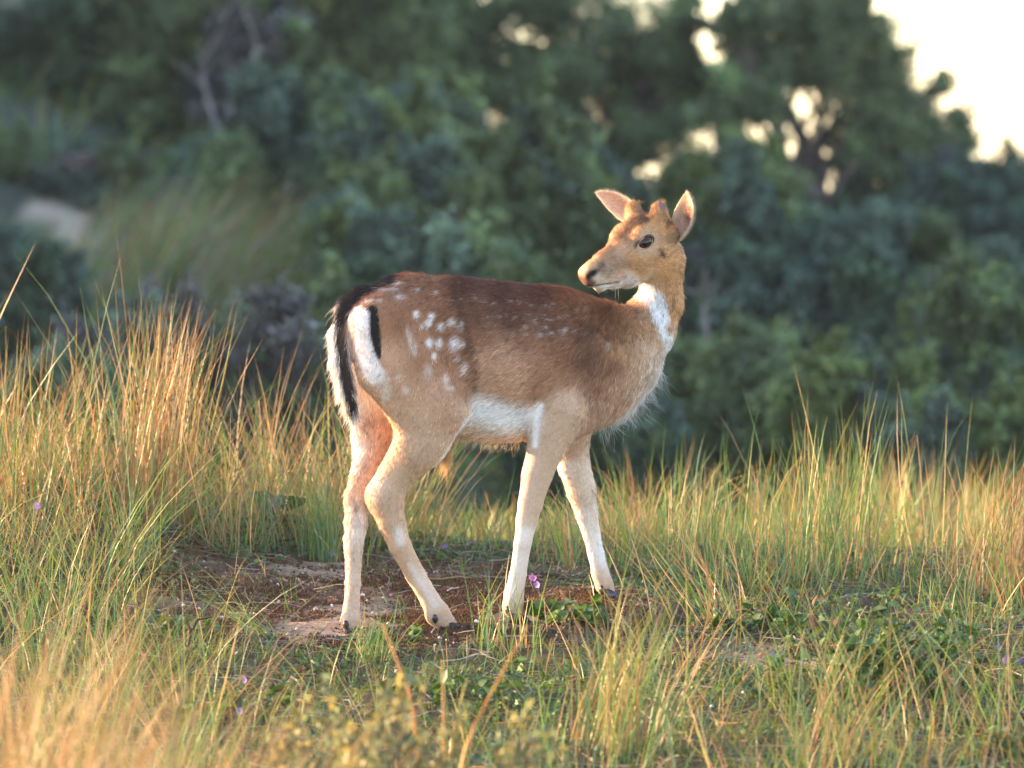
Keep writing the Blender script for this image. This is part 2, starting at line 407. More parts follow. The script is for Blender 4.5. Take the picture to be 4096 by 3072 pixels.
# --- coat: colours sampled over the animal, (px, py) -> linear colour
DK = (0.082, 0.030, 0.016); BR = (0.235, 0.100, 0.050); MB = (0.34, 0.160, 0.082); TN = (0.50, 0.285, 0.172)
LT = (0.54, 0.350, 0.228); WH = (0.80, 0.73, 0.67); CRM = (0.64, 0.485, 0.365); FAW = (0.54, 0.285, 0.125); RED = (0.185, 0.070, 0.030); DR = (.125, .052, .028)
C_BODY = [(1450, 1170, DK), (1560, 1130, DK), (1700, 1115, BR), (1850, 1140, DK), (2000, 1165, DK), (2150, 1180, DK), (2300, 1210, RED), (2420, 1250, RED), (2520, 1240, (.25, .11, .045)),
          (1480, 1260, BR), (1600, 1230, BR), (1750, 1230, BR), (1900, 1260, DR), (2050, 1280, DK), (2200, 1300, DR), (2330, 1330, DR), (2450, 1350, (.19, .085, .037)),
          (1540, 1360, TN), (1650, 1340, MB), (1780, 1320, BR), (1850, 1400, BR), (1950, 1370, BR), (2100, 1370, BR), (2250, 1400, BR), (2350, 1450, DR), (2450, 1480, BR), (2500, 1400, FAW),
          (1560, 1480, TN), (1680, 1450, MB), (1800, 1450, MB), (1890, 1500, BR), (1940, 1440, TN), (2060, 1450, TN), (2170, 1460, MB), (2280, 1520, MB), (2380, 1560, BR), (2480, 1540, TN),
          (1600, 1580, TN), (1720, 1560, TN), (1850, 1580, MB), (1930, 1530, TN), (2050, 1540, TN), (2150, 1560, MB), (2260, 1620, TN), (2380, 1640, MB), (2470, 1620, TN), (2540, 1560, LT),
          (1990, 1480, TN), (2100, 1490, TN), (2050, 1590, TN), (1965, 1565, TN), (2010, 1425, TN), (2260, 1660, LT), (2330, 1680, LT), (1640, 1680, LT), (1760, 1660, TN), (1860, 1660, LT), (2230, 1700, LT), (2340, 1720, TN), (2430, 1680, LT), (2300, 1660, TN),
          (2080, 1765, CRM), (1980, 1768, CRM), (1900, 1768, CRM), (2200, 1780, LT), (2040, 1740, CRM), (1930, 1745, CRM)]
C_NECK = [(2560, 1180, (.62, .42, .26)), (2700, 1150, FAW), (2715, 1250, FAW), (2690, 1050, FAW), (2640, 1080, FAW), (2705, 1330, LT), (2600, 1250, LT),
          (2560, 1300, FAW), (2580, 1380, LT), (2660, 1450, LT), (2500, 1300, (.25, .115, .05)), (2520, 1400, (.32, .165, .08)), (2600, 1480, CRM), (2640, 1500, LT), (2540, 1500, LT), (2560, 1580, CRM), (2450, 1320, RED), (2470, 1460, BR), (2540, 1240, (.24, .11, .05)), (2400, 1500, BR), (2590, 1430, LT)]
C_HEAD = [(2330, 1075, (.50, .33, .2)), (2370, 1050, FAW), (2400, 1060, (.30, .18, .11)), (2420, 1020, (.36, .195, .095)), (2450, 980, (.27, .15, .08)), (2500, 930, (.23, .125, .066)), (2530, 890, (.13, .065, .034)), (2580, 870, (.09, .045, .024)),
          (2440, 930, FAW), (2500, 860, FAW), (2530, 830, (.33, .19, .09)), (2640, 850, (.44, .24, .11)), (2600, 900, FAW), (2560, 920, FAW), (2660, 920, FAW), (2690, 950, (.28, .165, .095)),
          (2589, 940, (.45, .30, .2)), (2590, 1000, LT), (2480, 1000, TN), (2470, 1060, (.31, .19, .11)), (2540, 1050, FAW), (2620, 1050, FAW), (2670, 1020, FAW), (2420, 1090, (.28, .18, .12)), (2390, 1110, CRM), (2480, 1100, TN), (2560, 1100, FAW),
          (2450, 1125, LT), (2520, 1125, (.58, .46, .37)), (2600, 1130, LT), (2360, 1150, WH), (2400, 1155, (.62, .55, .45)), (2460, 1150, WH), (2540, 1148, WH), (2650, 1110, FAW), (2340, 1100, (.30, .17, .11)), (2330, 1115, (.30, .17, .11))]
C_HINDN = [(1540, 1320, MB), (1600, 1300, BR), (1560, 1400, TN), (1650, 1350, MB), (1780, 1320, BR), (1850, 1400, BR), (1690, 1450, MB), (1800, 1450, MB), (1860, 1560, MB), (1560, 1480, TN), (1540, 1560, LT), (1620, 1580, TN), (1720, 1560, TN),
           (1590, 1650, LT), (1680, 1680, LT), (1780, 1650, TN), (1870, 1640, LT), (1600, 1760, LT), (1700, 1780, LT), (1780, 1790, LT), (1560, 1850, LT), (1650, 1880, LT), (1500, 1940, CRM), (1570, 1980, LT), (1620, 2000, LT), (1480, 1990, LT), (1540, 2080, LT), (1610, 2090, LT), (1570, 2160, LT), (1640, 2240, LT), (1690, 2320, CRM), (1630, 2290, LT), (1720, 2400, CRM), (1680, 2390, LT), (1760, 2470, LT), (1800, 2500, LT)]
C_HINDF = [(1450, 1400, WH), (1500, 1500, WH), (1440, 1600, WH), (1480, 1700, (.55, .37, .27)), (1540, 1720, (.45, .28, .20)), (1420, 1800, WH), (1480, 1850, (.45, .30, .21)), (1540, 1820, (.42, .27, .19)), (1400, 1950, LT), (1430, 2000, CRM), (1460, 1960, TN), (1400, 2080, LT), (1450, 2060, WH), (1440, 2120, WH), (1400, 2180, CRM), (1430, 2250, CRM), (1410, 2350, CRM), (1400, 2450, CRM), (1410, 2510, LT)]
C_FOREN = [(2200, 1700, LT), (2260, 1740, LT), (2210, 1800, LT), (2120, 1850, CRM), (2180, 1880, LT), (2100, 1950, CRM), (2150, 1970, LT), (2080, 2040, CRM), (2140, 2060, LT), (2080, 2150, WH), (2110, 2180, CRM), (2060, 2260, WH), (2100, 2280, CRM), (2040, 2360, WH), (2080, 2380, LT), (2060, 2450, LT)]
C_FOREF = [(2260, 1780, LT), (2310, 1800, LT), (2260, 1880, WH), (2330, 1900, CRM), (2300, 2000, CRM), (2360, 1980, CRM), (2340, 2080, WH), (2380, 2060, CRM), (2370, 2200, WH), (2400, 2230, WH), (2400, 2300, CRM), (2440, 2350, LT)]
C_TAIL = [(1455, 1160, DK), (1330, 1300, WH), (1325, 1400, WH), (1345, 1500, WH), (1370, 1600, WH), (1400, 1680, WH)]
BLK = (.013, .010, .009)
# strokes: polyline, half width, softness, colour, strength, groups
STROKE = [([(1570, 1110), (1530, 1120), (1450, 1155), (1395, 1205), (1368, 1260)], 26, 12, BLK, .95, 'body tail hind_near hind_far'),
          ([(1372, 1240), (1366, 1330), (1372, 1440), (1392, 1550), (1404, 1630)], 21, 8, BLK, 1, 'tail body'),
          ([(1490, 1240), (1500, 1330), (1505, 1420)], 22, 6, BLK, 1, 'body hind_near'),
          ([(1503, 1420), (1508, 1450)], 8, 6, BLK, .8, 'body hind_near'),
          ([(1440, 1260), (1440, 1340), (1460, 1420), (1500, 1500)], 38, 12, (.74, .66, .61), 1, 'body hind_near hind_far'),
          ([(1530, 1500), (1545, 1580)], 22, 16, (.66, .56, .48), .6, 'body hind_near'),
          ([(1414, 1270), (1412, 1400), (1440, 1480)], 7, 5, (.50, .22, .12), .75, 'body hind_near hind_far'),
          ([(1820, 1170), (1860, 1290), (1890, 1400), (1908, 1480), (1900, 1560)], 13, 22, (.060, .028, .016), .6, 'body hind_near'),  # dark flank seam: shade of the skin crease painted into the coat
          ([(1925, 1640), (2010, 1665), (2090, 1685), (2130, 1685)], 54, 80, (.86, .84, .82), .92, 'body belly'),
          ([(2162, 1622), (2150, 1670), (2140, 1780)], 12, 22, (.86, .84, .82), .95, 'body belly fore_near'),
          ([(2400, 1755), (2480, 1700), (2560, 1620), (2620, 1555), (2660, 1470), (2690, 1400)], 22, 30, (.74, .70, .66), .9, 'body belly neck'),
          ([(1885, 1650), (1815, 1775), (1750, 1862), (1690, 1955)], 9, 8, (.76, .71, .67), .85, 'body hind_near belly'),
          ([(1592, 2125), (1600, 2165)], 20, 26, (.74, .66, .58), .75, 'hind_near'),
          ([(1640, 2260), (1740, 2420)], 12, 16, (.70, .60, .52), .5, 'hind_near'),
          ([(2470, 945), (2520, 905), (2560, 880), (2600, 862)], 20, 16, (.085, .044, .024), .8, 'head'),
          ([(2590, 1165), (2630, 1200), (2645, 1260)], 34, 10, (.86, .83, .82), 1, 'neck'),
          ([(2640, 1270), (2655, 1330), (2680, 1380)], 15, 16, (.82, .79, .77), .9, 'neck body'),
          ([(2670, 1340), (2690, 1400)], 22, 14, (.82, .79, .77), .8, 'neck body'),
          ([(2640, 1420), (2670, 1440)], 10, 12, (.22, .13, .08), .4, 'neck body'),
          ([(2630, 1420), (2600, 1540), (2560, 1590)], 30, 30, (.66, .54, .44), .4, 'neck body')]
CMAP = {'body': C_BODY, 'belly': C_BODY, 'neck': C_NECK, 'head': C_HEAD, 'hind_near': C_HINDN, 'hind_far': C_HINDF, 'fore_near': C_FOREN, 'fore_far': C_FOREF, 'tail': C_TAIL}
GROUPS = list(CMAP)
# (px, py, rx, ry, strength): pale spots on haunch and flank
SPOT = [(1280 + x * .3617, 1050 + y * .3617, a, b, s) for x, y, a, b, s in [(1068, 572, 14, 14, 1), (1238, 590, 14, 15, 1), (1200, 668, 14, 15, 1), (1130, 700, 10, 10, .6), (1345, 710, 14, 16, 1), (1468, 650, 13, 15, 1), (1580, 690, 10, 20, .8), (1208, 885, 15, 19, 1), (1315, 890, 15, 19, .9), (1495, 895, 19, 26, 1), (1580, 905, 12, 14, .9), (1262, 1035, 11, 15, .9), (1520, 1060, 12, 13, .8), (1605, 1165, 13, 20, 1), (1395, 1290, 12, 26, .6), (1440, 1390, 20, 12, .4), (1000, 870, 10, 34, .45), (970, 760, 8, 26, .35), (1050, 960, 9, 30, .5), (1190, 1200, 18, 30, .4), (950, 1410, 16, 16, .6), (860, 1270, 20, 12, .35),
        (860, 225, 26, 9, .6), (820, 295, 22, 7, .55), (700, 300, 18, 7, .4), (540, 415, 20, 9, .6), (890, 380, 22, 12, .4), (1090, 300, 14, 8, .4), (1290, 330, 12, 9, .35), (660, 420, 14, 8, .3)]]
SPOT += [(1900 + x * .4069, 1050 + y * .4069, a, b, s) for x, y, a, b, s in [(600, 585, 9, 8, .45), (500, 630, 10, 9, .3), (650, 715, 12, 9, .35), (880, 670, 9, 10, .4), (740, 560, 14, 6, .25), (900, 650, 10, 9, .3), (1310, 800, 10, 12, .35), (700, 640, 10, 7, .3), (760, 690, 12, 7, .25)]]
SPOT += [(1760 + 46 * k + 9 * math.sin(k * 2.3), 1190 + 9 * k * .35 + 7 * math.sin(k * 1.7), 8, 5, .22) for k in range(14)] + [(1950 + 40 * k + 9 * math.sin(k * 1.9), 1265 + 5 * math.sin(k * 2.9), 8, 6, .20) for k in range(11)] + [(2060 + 48 * k, 1330 + 9 * math.sin(k * 2.1), 8, 6, .22) for k in range(8)]
# dark marks: (px, py, rx, ry, strength, groups)
DARK = [(2643, 1015, 13, 14, .9, 'head'), (2655, 1025, 9, 12, .8, 'head'), (2636, 1000, 6, 8, .7, 'head'), (2670, 1000, 5, 9, .7, 'head'),
        (2678, 893, 14, 10, .9, 'head'), (2668, 905, 9, 12, .6, 'head'), (2540, 985, 6, 18, .8, 'head'), (2550, 970, 12, 7, .7, 'head'), (2689, 1195, 5, 14, .9, 'neck'), (2640, 1176, 5, 6, .8, 'neck'), (2646, 1432, 10, 5, .6, 'neck'),
        (2405, 1062, 16, 12, .55, 'head'), (2560, 1080, 5, 5, .4, 'head'), (2500, 1110, 6, 4, .4, 'head'), (2445, 1085, 5, 5, .35, 'head'), (2580, 1060, 4, 4, .4, 'head'), (1425, 2035, 8, 20, .6, 'hind_far')]

def prim_weights(P):
    D = np.stack([sd_prim(p, P) for p in prims], 1)
    return D
def coat(P, noise=0.0):
    """colours of points on the skin"""
    D = prim_weights(P)
    gi = np.array([GROUPS.index(p['g']) for p in prims])
    dg = np.stack([D[:, gi == i].min(1) for i in range(len(GROUPS))], 1)
    w = np.exp(-np.clip(dg - dg.min(1, keepdims=True), 0, 1) / 0.010)
    w /= w.sum(1, keepdims=True)
    S = sheet(P)
    if noise: S = S + rng.normal(0, noise, S.shape)
    out = np.zeros((len(P), 3))
    for i, g in enumerate(GROUPS):
        m = w[:, i] > 0.02
        if not m.any(): continue
        q = S[m]
        cp = np.array([c[:2] for c in CMAP[g]], float); cc = np.array([c[2] for c in CMAP[g]])
        d2 = ((q[:, None] - cp[None]) ** 2).sum(2) + (1500.0 if g != 'head' else 250.0)
        ww = d2 ** -1.9
        c = (ww @ cc) / ww.sum(1, keepdims=True)
        if g in ('body', 'hind_near', 'belly'):
            for x, y, a, b, s in SPOT:
                k = s * np.exp(-(((q[:, 0] - x) / a) ** 2 + ((q[:, 1] - y) / b) ** 2) ** 1.5)[:, None]
                c = c * (1 - k) + np.array([0.70, 0.62, 0.55]) * k
        for x, y, a, b, s, gg in DARK:
            if gg is not None and gg != g: continue
            if gg is None and g not in ('body', 'hind_near'): continue
            k = s * np.exp(-(((q[:, 0] - x) / a) ** 2 + ((q[:, 1] - y) / b) ** 2) ** 2)[:, None]
            c = c * (1 - k) + np.array([0.018, 0.014, 0.014]) * k
        for pl, hw, sf, cc_, st, gg in STROKE:
            if g not in gg.split(): continue
            dd = np.full(len(q), 1e9)
            for p0, p1 in zip(pl[:-1], pl[1:]):
                p0 = np.array(p0, float); v = np.array(p1, float) - p0
                t = np.clip(((q - p0) @ v) / (v @ v), 0, 1)
                dd = np.minimum(dd, np.sqrt(((q - p0 - t[:, None] * v) ** 2).sum(1)))
            k = (st * (1 - sstep(hw - sf * .5, hw + sf * .5, dd)))[:, None]
            c = c * (1 - k) + np.array(cc_) * k
        if g == 'head':                     # moist nose, mouth line, nostrils
            loc = P[m] - HO; f = loc @ hF; u = loc @ hU; l = np.abs(loc @ hE)
            k = (sstep(.154, .163, f) * sstep(-.040, -.034, u) * (1 - sstep(-.012, -.006, u)) * (1 - sstep(.018, .026, l)))[:, None]
            c = c * (1 - k) + np.array([0.16, 0.085, 0.06]) * k
            k = np.exp(-((f - .168 + l * .25) / .0155) ** 2 - ((u + .008 - (l - .020) * .3) / .0085) ** 2)[:, None] * sstep(.008, .014, l)[:, None]
            k = np.clip(k * 1.6, 0, 1)
            c = c * (1 - k) + np.array([0.012, 0.010, 0.010]) * k
            k = (np.exp(-((u + .0405 + (.16 - f) * .35) / .0022) ** 2) * sstep(.092, .106, f))[:, None]
            k = np.clip(k * .95, 0, 1)
            c = c * (1 - k) + np.array([0.03, 0.02, 0.018]) * k
            k = np.exp(-(((f + .078) / .012) ** 2 + ((u - .052) / .013) ** 2) ** 2)[:, None] * (loc @ hE > 0.05)[:, None] * .8
            c = c * (1 - k) + np.array([0.10, 0.14, 0.26]) * k
        out[m] += w[m, i:i + 1] * c
    return out, D, w

H = 0.0042
D, lo = sdf_grid(H)
DV, DQ = surface_nets(D, lo, H)
def relax(V, Q, it, lam):
    e = np.concatenate([Q[:, [0, 1]], Q[:, [1, 2]], Q[:, [2, 3]], Q[:, [3, 0]]])
    deg = np.bincount(e[:, 0], minlength=len(V)) + np.bincount(e[:, 1], minlength=len(V))
    for _ in range(it):
        a = np.stack([np.bincount(e[:, 0], V[e[:, 1], j], len(V)) + np.bincount(e[:, 1], V[e[:, 0], j], len(V)) for j in range(3)], 1)
        V = V + lam * (a / deg[:, None] - V)
    return V
DV = relax(DV, DQ, 3, 0.5)
# pull the eye sockets, nostrils and mouth in a little
loc = DV - HO; f_, u_, l_ = loc @ hF, loc @ hU, loc @ hE
EYE = [(.003, -.003, s * .0455) for s in (1, -1)]
inn = np.zeros_like(DV)
k = np.exp(-((u_ + .0405 + (.16 - f_) * .35) / .0035) ** 2) * sstep(.105, .125, f_) * (f_ < .2) * (np.abs(l_) < .05); inn += (-0.003 * k)[:, None] * (np.sign(l_)[:, None] * hE * .6 + hF * .4)
k = np.exp(-((f_ - .163 + np.abs(l_) * .25) / .009) ** 2 - ((u_ + .008) / .0065) ** 2) * sstep(.010, .016, np.abs(l_)) * (np.abs(l_) < .04); inn += (-0.006 * k)[:, None] * (np.sign(l_)[:, None] * hE)
DV = DV + inn

def ear(base, axis, opening, L, W, cup, near):
    a = nrm(axis); n = nrm(np.asarray(opening) - (np.asarray(opening) @ a) * a); s = np.cross(a, n)
    ns, nt_ = 26, 17
    S_ = np.linspace(0, 1, ns); T = np.linspace(-1, 1, nt_)
    Vv, cc = [], []
    for layer in (0, 1):
        for si in S_:
            w = W * float(np.interp(si, [0, .2, .45, .7, .86, .95, 1], [.55, .85, 1.0, .88, .60, .36, .06]))
            for t in T:
                ang = t * cup * (1.30 - 0.55 * si)
                p = base + a * (L * si) + s * (w * math.sin(ang) / math.sin(min(cup * 0.9, 1.5))) - n * (w * 0.75 * math.cos(ang)) + n * (0.10 * L * si * si)
                if layer: p = p - (n * math.cos(ang) - s * math.sin(ang)) * 0.0022 * (1 - abs(t) * .5)
                Vv.append(p)
                edge = max(abs(t), 0) ** 3
                if layer == 0:
                    inner = np.array([0.78, 0.55, 0.43]) * (1 - edge) + np.array([0.76, 0.64, 0.50]) * edge
                    br = math.exp(-((si - .48) / .22) ** 2 - ((t - .05) / .45) ** 2) * (0.85 if near else 0.25)
                    cc.append(inner * (1 - br) + np.array([0.13, 0.055, 0.025]) * br)
                else:
                    cc.append(np.array([0.30, 0.21, 0.14]) * (1 - edge) + np.array([0.5, 0.38, 0.26]) * edge)
    Vv = np.array(Vv); cc = np.array(cc)
    J = np.arange(ns * nt_).reshape(ns, nt_)
    q0 = np.stack([J[:-1, :-1], J[:-1, 1:], J[1:, 1:], J[1:, :-1]], -1).reshape(-1, 4)
    q1 = q0[:, ::-1] + ns * nt_
    rim = []
    loop = [J[i, 0] for i in range(ns)] + [J[-1, j] for j in range(1, nt_)] + [J[i, -1] for i in range(ns - 2, -1, -1)]
    for x, y in zip(loop[:-1], loop[1:]): rim.append([y, x, x + ns * nt_, y + ns * nt_])
    return Vv, np.concatenate([q0, q1, np.array(rim)]), cc
e1 = ear(hl(-.086, -.036, .050), hl(-.137, .052, .100) - hl(-.088, -.038, .051), np.array([-.70, -.65, 0.05]), .118, .031, 1.25, True)
e2 = ear(hl(-.078, .008, -.046), hl(-.074, .092, -.160) - hl(-.080, .000, -.048), np.array([-.70, -.68, -.05]), .130, .028, 1.15, False)

BV, BQ = [DV], [DQ]; nskin = len(DV)
cskin, _, _ = coat(DV)
BC = [cskin]
for ev, eq, ec in (e1, e2):
    BQ.append(eq + sum(len(v) for v in BV)); BV.append(ev); BC.append(ec)
BV = np.concatenate(BV); BQ = np.concatenate(BQ); BC = np.concatenate(BC)
m_coat = material('deer_coat', attr='Col', rough=0.75, spec=0.12, trans=0.15, noise=(140, .10))
m_fur = material('deer_fur', attr='Col', rough=0.55, spec=0.25, trans=0.35)
m_furn = material('deer_fur_lying', attr='Col', rough=0.6, spec=0.2, trans=0.12)
_nt = m_furn.node_tree
_a = _nt.nodes.new('ShaderNodeAttribute'); _a.attribute_name = 'nrm'
_g = _nt.nodes.new('ShaderNodeNewGeometry')
_m = _nt.nodes.new('ShaderNodeMix'); _m.data_type = 'VECTOR'; _m.inputs[0].default_value = 0.6      # hairs lying on the skin shade with it
_v = _nt.nodes.new('ShaderNodeVectorMath'); _v.operation = 'NORMALIZE'
_nt.links.new(_a.outputs['Vector'], _m.inputs[4]); _nt.links.new(_g.outputs['Normal'], _m.inputs[5])
_nt.links.new(_m.outputs[1], _v.inputs[0]); _nt.links.new(_v.outputs[0], _nt.nodes['Principled BSDF'].inputs['Normal'])
deer = empty('fallow_deer', at(1800, 2490, -0.05))
tag(deer, 'young spotted fallow deer looking back over its shoulder on the bare sandy patch', 'deer')
dinv = Matrix.Translation(deer.location).inverted()
off = np.array(deer.location)
body = link('body', mesh_np('deer_body', BV - off, BQ, BC), deer, m_coat)

# eyes
def uv_sphere(n=24, m=14):
    V = []; 
    for i in range(m + 1):
        th = math.pi * i / m
        for j in range(n): V.append((math.sin(th) * math.cos(2 * math.pi * j / n), math.sin(th) * math.sin(2 * math.pi * j / n), math.cos(th)))
    I = np.arange((m + 1) * n).reshape(m + 1, n)
    F = np.stack([I[:-1], I[1:], np.roll(I[1:], -1, 1), np.roll(I[:-1], -1, 1)], -1).reshape(-1, 4)
    return np.array(V), F
SV, SF = uv_sphere()
m_eye = material('eye_dark_amber', attr='Col', rough=0.12, spec=0.35)
m_lid = material('eyelid_skin', col=(0.075, 0.045, 0.032), rough=0.7)
for s in (1, -1):
    ax = nrm(hE * s * .93 + hF * .30 + hU * .05)
    cen = hl(.004, -.003, s * .0490)
    up = nrm(hU - (hU @ ax) * ax); sd_ = np.cross(up, ax)
    M = np.stack([sd_, up, ax], 1)
    P = SV * np.array([.0212, .0160, .0165])
    pupil = np.exp(-((SV[:, 0] / .60) ** 2 + (SV[:, 1] / .42) ** 2) ** 3) * (SV[:, 2] > 0)
    iris = np.array([0.045, 0.016, 0.008]); cc = iris * (1 - pupil[:, None]) + np.array([0.006, 0.005, 0.005]) * pupil[:, None]
    eye = link('eye', mesh_np('eyeball', cen + P @ M.T - off, SF, cc), deer, m_eye)
    # lids: a dark almond rim round the ball, drawn to a tear line in front
    T = np.linspace(0, 2 * math.pi, 37)[:-1]
    Vv = []
    for r_, zz in ((0.93, .0098), (1.04, .0112), (1.30, .0045)):
        for t in T:
            cx, cy = math.cos(t), math.sin(t)
            cy *= 0.84 if cy > 0 else 0.78
            x = cx * .0212 * r_; yv = cy * .0175 * r_
            if (M @ np.array([1, 0, 0])) @ hF > 0: fr = max(0, cx)
            else: fr = max(0, -cx)
            x *= 1 + .22 * fr ** 4; yv -= .0035 * fr ** 4
            Vv.append(cen + M @ np.array([x, yv, zz - .0035 * fr ** 4 - .0012 * cx * cx]))
    J = np.arange(3 * 36).reshape(3, 36)
    Fq = np.stack([J[:-1], np.roll(J[:-1], -1, 1), np.roll(J[1:], -1, 1), J[1:]], -1).reshape(-1, 4)
    link('eyelid', mesh_np('eyelid', np.array(Vv) - off, Fq), eye, m_lid)

# hooves and dewclaws
m_hoof = material('horn_black', col=(0.018, 0.018, 0.020), rough=0.35, spec=0.5, noise=(90, .3))
def hoof_half(c, d, s, w):
    """one cleat: wedge with pointed toe; c on the ground, d forward, s outward"""
    prof = [(-.55, .95), (-.30, 1.0), (.15, .75), (.62, .36), (.80, .06)]
    V = []
    for f, hgt in prof:
        ww = 1 - max(0, f) ** 2 * .9
        for side_ in (.08, 1.0 * ww):
            for zz in (0, hgt):
                V.append(c + d * f * .040 + s * side_ * w * (1 - .25 * (zz > 0)) + np.array([0, 0, zz * .030]))
    V = np.array(V); F = []
    for i in range(len(prof) - 1):
        a = i * 4; b = a + 4
        F += [[a, b, b + 1, a + 1], [a + 2, a + 3, b + 3, b + 2], [a + 1, b + 1, b + 3, a + 3], [a, a + 2, b + 2, b]]
    n = (len(prof) - 1) * 4
    F += [[0, 1, 3, 2], [n, n + 2, n + 3, n + 1]]
    return V, np.array(F)
hd = [nrm(BF * .9 - BL * .3), nrm(BF), nrm(BF * .9 - BL * .2), nrm(BF)]
FL = [(1405, 2478, -.12), (1750, 2452, -.135), (2050, 2420, -.05), (2416, 2338, .17)]
for i, (fo, dd) in enumerate(zip(FEET, hd)):
    lat = np.cross([0, 0, 1], dd)
    for s in (1, -1):
        v, f = hoof_half(fo + dd * .004 + np.array([0, 0, -.004]), dd, lat * s, .022)
        link('hoof', mesh_np('hoof', v - off, f, smooth=False), deer, m_hoof)
    fk = at(*FL[i])
    for s in (1, -1):
        # dewclaws sit low on the back of the fetlock
        axd = nrm(-dd * .55 + lat * s * .75 + np.array([0, 0, -.25]))
        cen = fk + nrm(-dd * .62 + lat * s * .78) * .0225 + np.array([0, 0, -.012])
        zz = nrm(np.array([0, 0, -1.]) - axd * (-axd[2])); xx = np.cross(zz, axd)
        M = np.stack([xx * .0075, zz * .0125, axd * .0085], 1)
        P = SV.copy(); P[:, 0] *= 1 - .35 * np.clip(P[:, 1], 0, 1)
        link('dewclaw', mesh_np('dewclaw', cen + P @ M.T - off, SF), deer, m_hoof)

# fur: short hairs lying along the coat, longer at breast, belly and tail
def make_fur(N):
    tri = np.concatenate([BQ[:, [0, 1, 2]], BQ[:, [0, 2, 3]]])
    tri = tri[(tri < nskin).all(1)]
    a, b, c_ = DV[tri[:, 0]], DV[tri[:, 1]], DV[tri[:, 2]]
    cr = np.cross(b - a, c_ - a); ar = np.linalg.norm(cr, axis=1)
    hd_ = ((a - HO) @ hF > -0.12) & (np.linalg.norm(a - HO, axis=1) < 0.24)
    ar = ar * np.where(hd_, 4.5, 1.0)
    pick = rng.choice(len(tri), N, p=ar / ar.sum())
    u, v = rng.random(N), rng.random(N); sw = u + v > 1; u[sw], v[sw] = 1 - u[sw], 1 - v[sw]
    P = a[pick] + u[:, None] * (b - a)[pick] + v[:, None] * (c_ - a)[pick]
    Nn = nrm(cr[pick])
    col = np.zeros((N, 3)); flow = np.zeros((N, 3)); ln = np.zeros(N); lift = np.zeros(N)
    LEN = dict(body=.016, belly=.016, neck=.012, head=.0080, hind_near=.0095, hind_far=.012, fore_near=.0065, fore_far=.0080, tail=.024)
    LIF = dict(body=.17, belly=.25, neck=.20, head=.12, hind_near=.12, hind_far=.22, fore_near=.10, fore_far=.20, tail=.26)
    lg = np.array([LEN[g] for g in GROUPS]); lf = np.array([LIF[g] for g in GROUPS])
    fl_ = np.array([p['flow'] for p in prims])
    for i in range(0, N, 20000):
        s = slice(i, i + 20000)
        c, D_, w = coat(P[s], 5.0)
        pw = np.exp(-np.clip(D_ - D_.min(1, keepdims=True), 0, 1) / 0.018)
        flow[s] = pw @ fl_; col[s] = c; ln[s] = w @ lg; lift[s] = w @ lf
    S = sheet(P)
    low = np.clip((S[:, 1] - 2050) / 300, 0, 1); ln *= 1 - .45 * low
    loc = P - HO
    headm = np.linalg.norm(loc - .05 * hF, axis=1) < .16
    near_eye = np.minimum(*[np.linalg.norm(P - hl(*e), axis=1) for e in EYE])
    nose = ((loc @ hF) > .150) & ((loc @ hF) < .20) & (np.abs(loc @ hE) < .05) & (np.abs(loc @ hU) < .06)
    ln = np.where(nose, .0015, ln) * np.clip((near_eye - .012) / .02, .05, 1)
    flow = nrm(flow + rng.normal(0, .12, flow.shape))
    tang = flow - (flow * Nn).sum(1, keepdims=True) * Nn
    tang = nrm(tang + rng.normal(0, .10, tang.shape))
    # clumping: neighbours lean the same way
    cl = np.stack([np.sin(S[:, 0] * .11 + 3 * np.sin(S[:, 1] * .05)), np.sin(S[:, 1] * .13 + 2 * np.sin(S[:, 0] * .07))], 1)
    lift = lift * (1 + .5 * cl[:, 0]) + rng.normal(0, .06, N)
    ln = ln * (0.7 + 0.6 * rng.random(N))
    breast = np.exp(-(((S[:, 0] - 2560) / 130) ** 2 + ((S[:, 1] - 1640) / 90) ** 2)) * ((Nn @ np.array([.5, 0, -.85])) > .25)
    stray = rng.random(N) < .10
    ln = ln * (1 + 1.0 * breast * stray); lift = lift + .4 * breast * stray
    stray2 = (rng.random(N) < .012) & (S[:, 1] < 1800)
    lift = np.where(stray2, lift + .5, lift); ln = np.where(stray2, ln * 1.35, ln)
    K = 4
    t = np.linspace(0, 1, K)
    out = np.zeros((N, K, 3))
    g = np.array([0, 0, -1.0])
    bend = rng.normal(0, .15, (N, 3))
    for j, tt in enumerate(t):
        d = tang * tt + Nn * (np.clip(lift, .02, 2)[:, None] * (tt * (1 - .45 * tt))) + (bend + .1 * g) * tt * tt * .5
        out[:, j] = P - Nn * .0008 + d * ln[:, None]
    var = np.exp(rng.normal(0, .26, (N, 1))) * (1 + .28 * cl[:, 1:2] * cl[:, 0:1])
    var = var * np.where((rng.random((N, 1)) < .06) & (col[:, :1] < .3), 1.45, 1.0)
    col = np.clip(col * var, .004, .9)
    hc = bpy.data.hair_curves.new('deer_fur')
    hc.add_curves([K] * N)
    hc.attributes['position'].data.foreach_set('vector', (out - off).astype(np.float32).ravel())
    ra = hc.attributes.get('radius') or hc.attributes.new('radius', 'FLOAT', 'POINT')
    rad = np.array([.00045, .00042, .00030, .00006])[None] * (0.8 + .5 * rng.random((N, 1))) * np.where(headm, .7, 1.0)[:, None]
    ra.data.foreach_set('value', rad.astype(np.float32).ravel())
    ca = hc.attributes.new('Col', 'FLOAT_COLOR', 'CURVE')
    c4 = np.ones((N, 4), np.float32); c4[:, :3] = col
    ca.data.foreach_set('color', c4.ravel())
    na = hc.attributes.new('nrm', 'FLOAT_VECTOR', 'CURVE'); na.data.foreach_set('vector', Nn.astype(np.float32).ravel())
    hc.materials.append(m_furn)
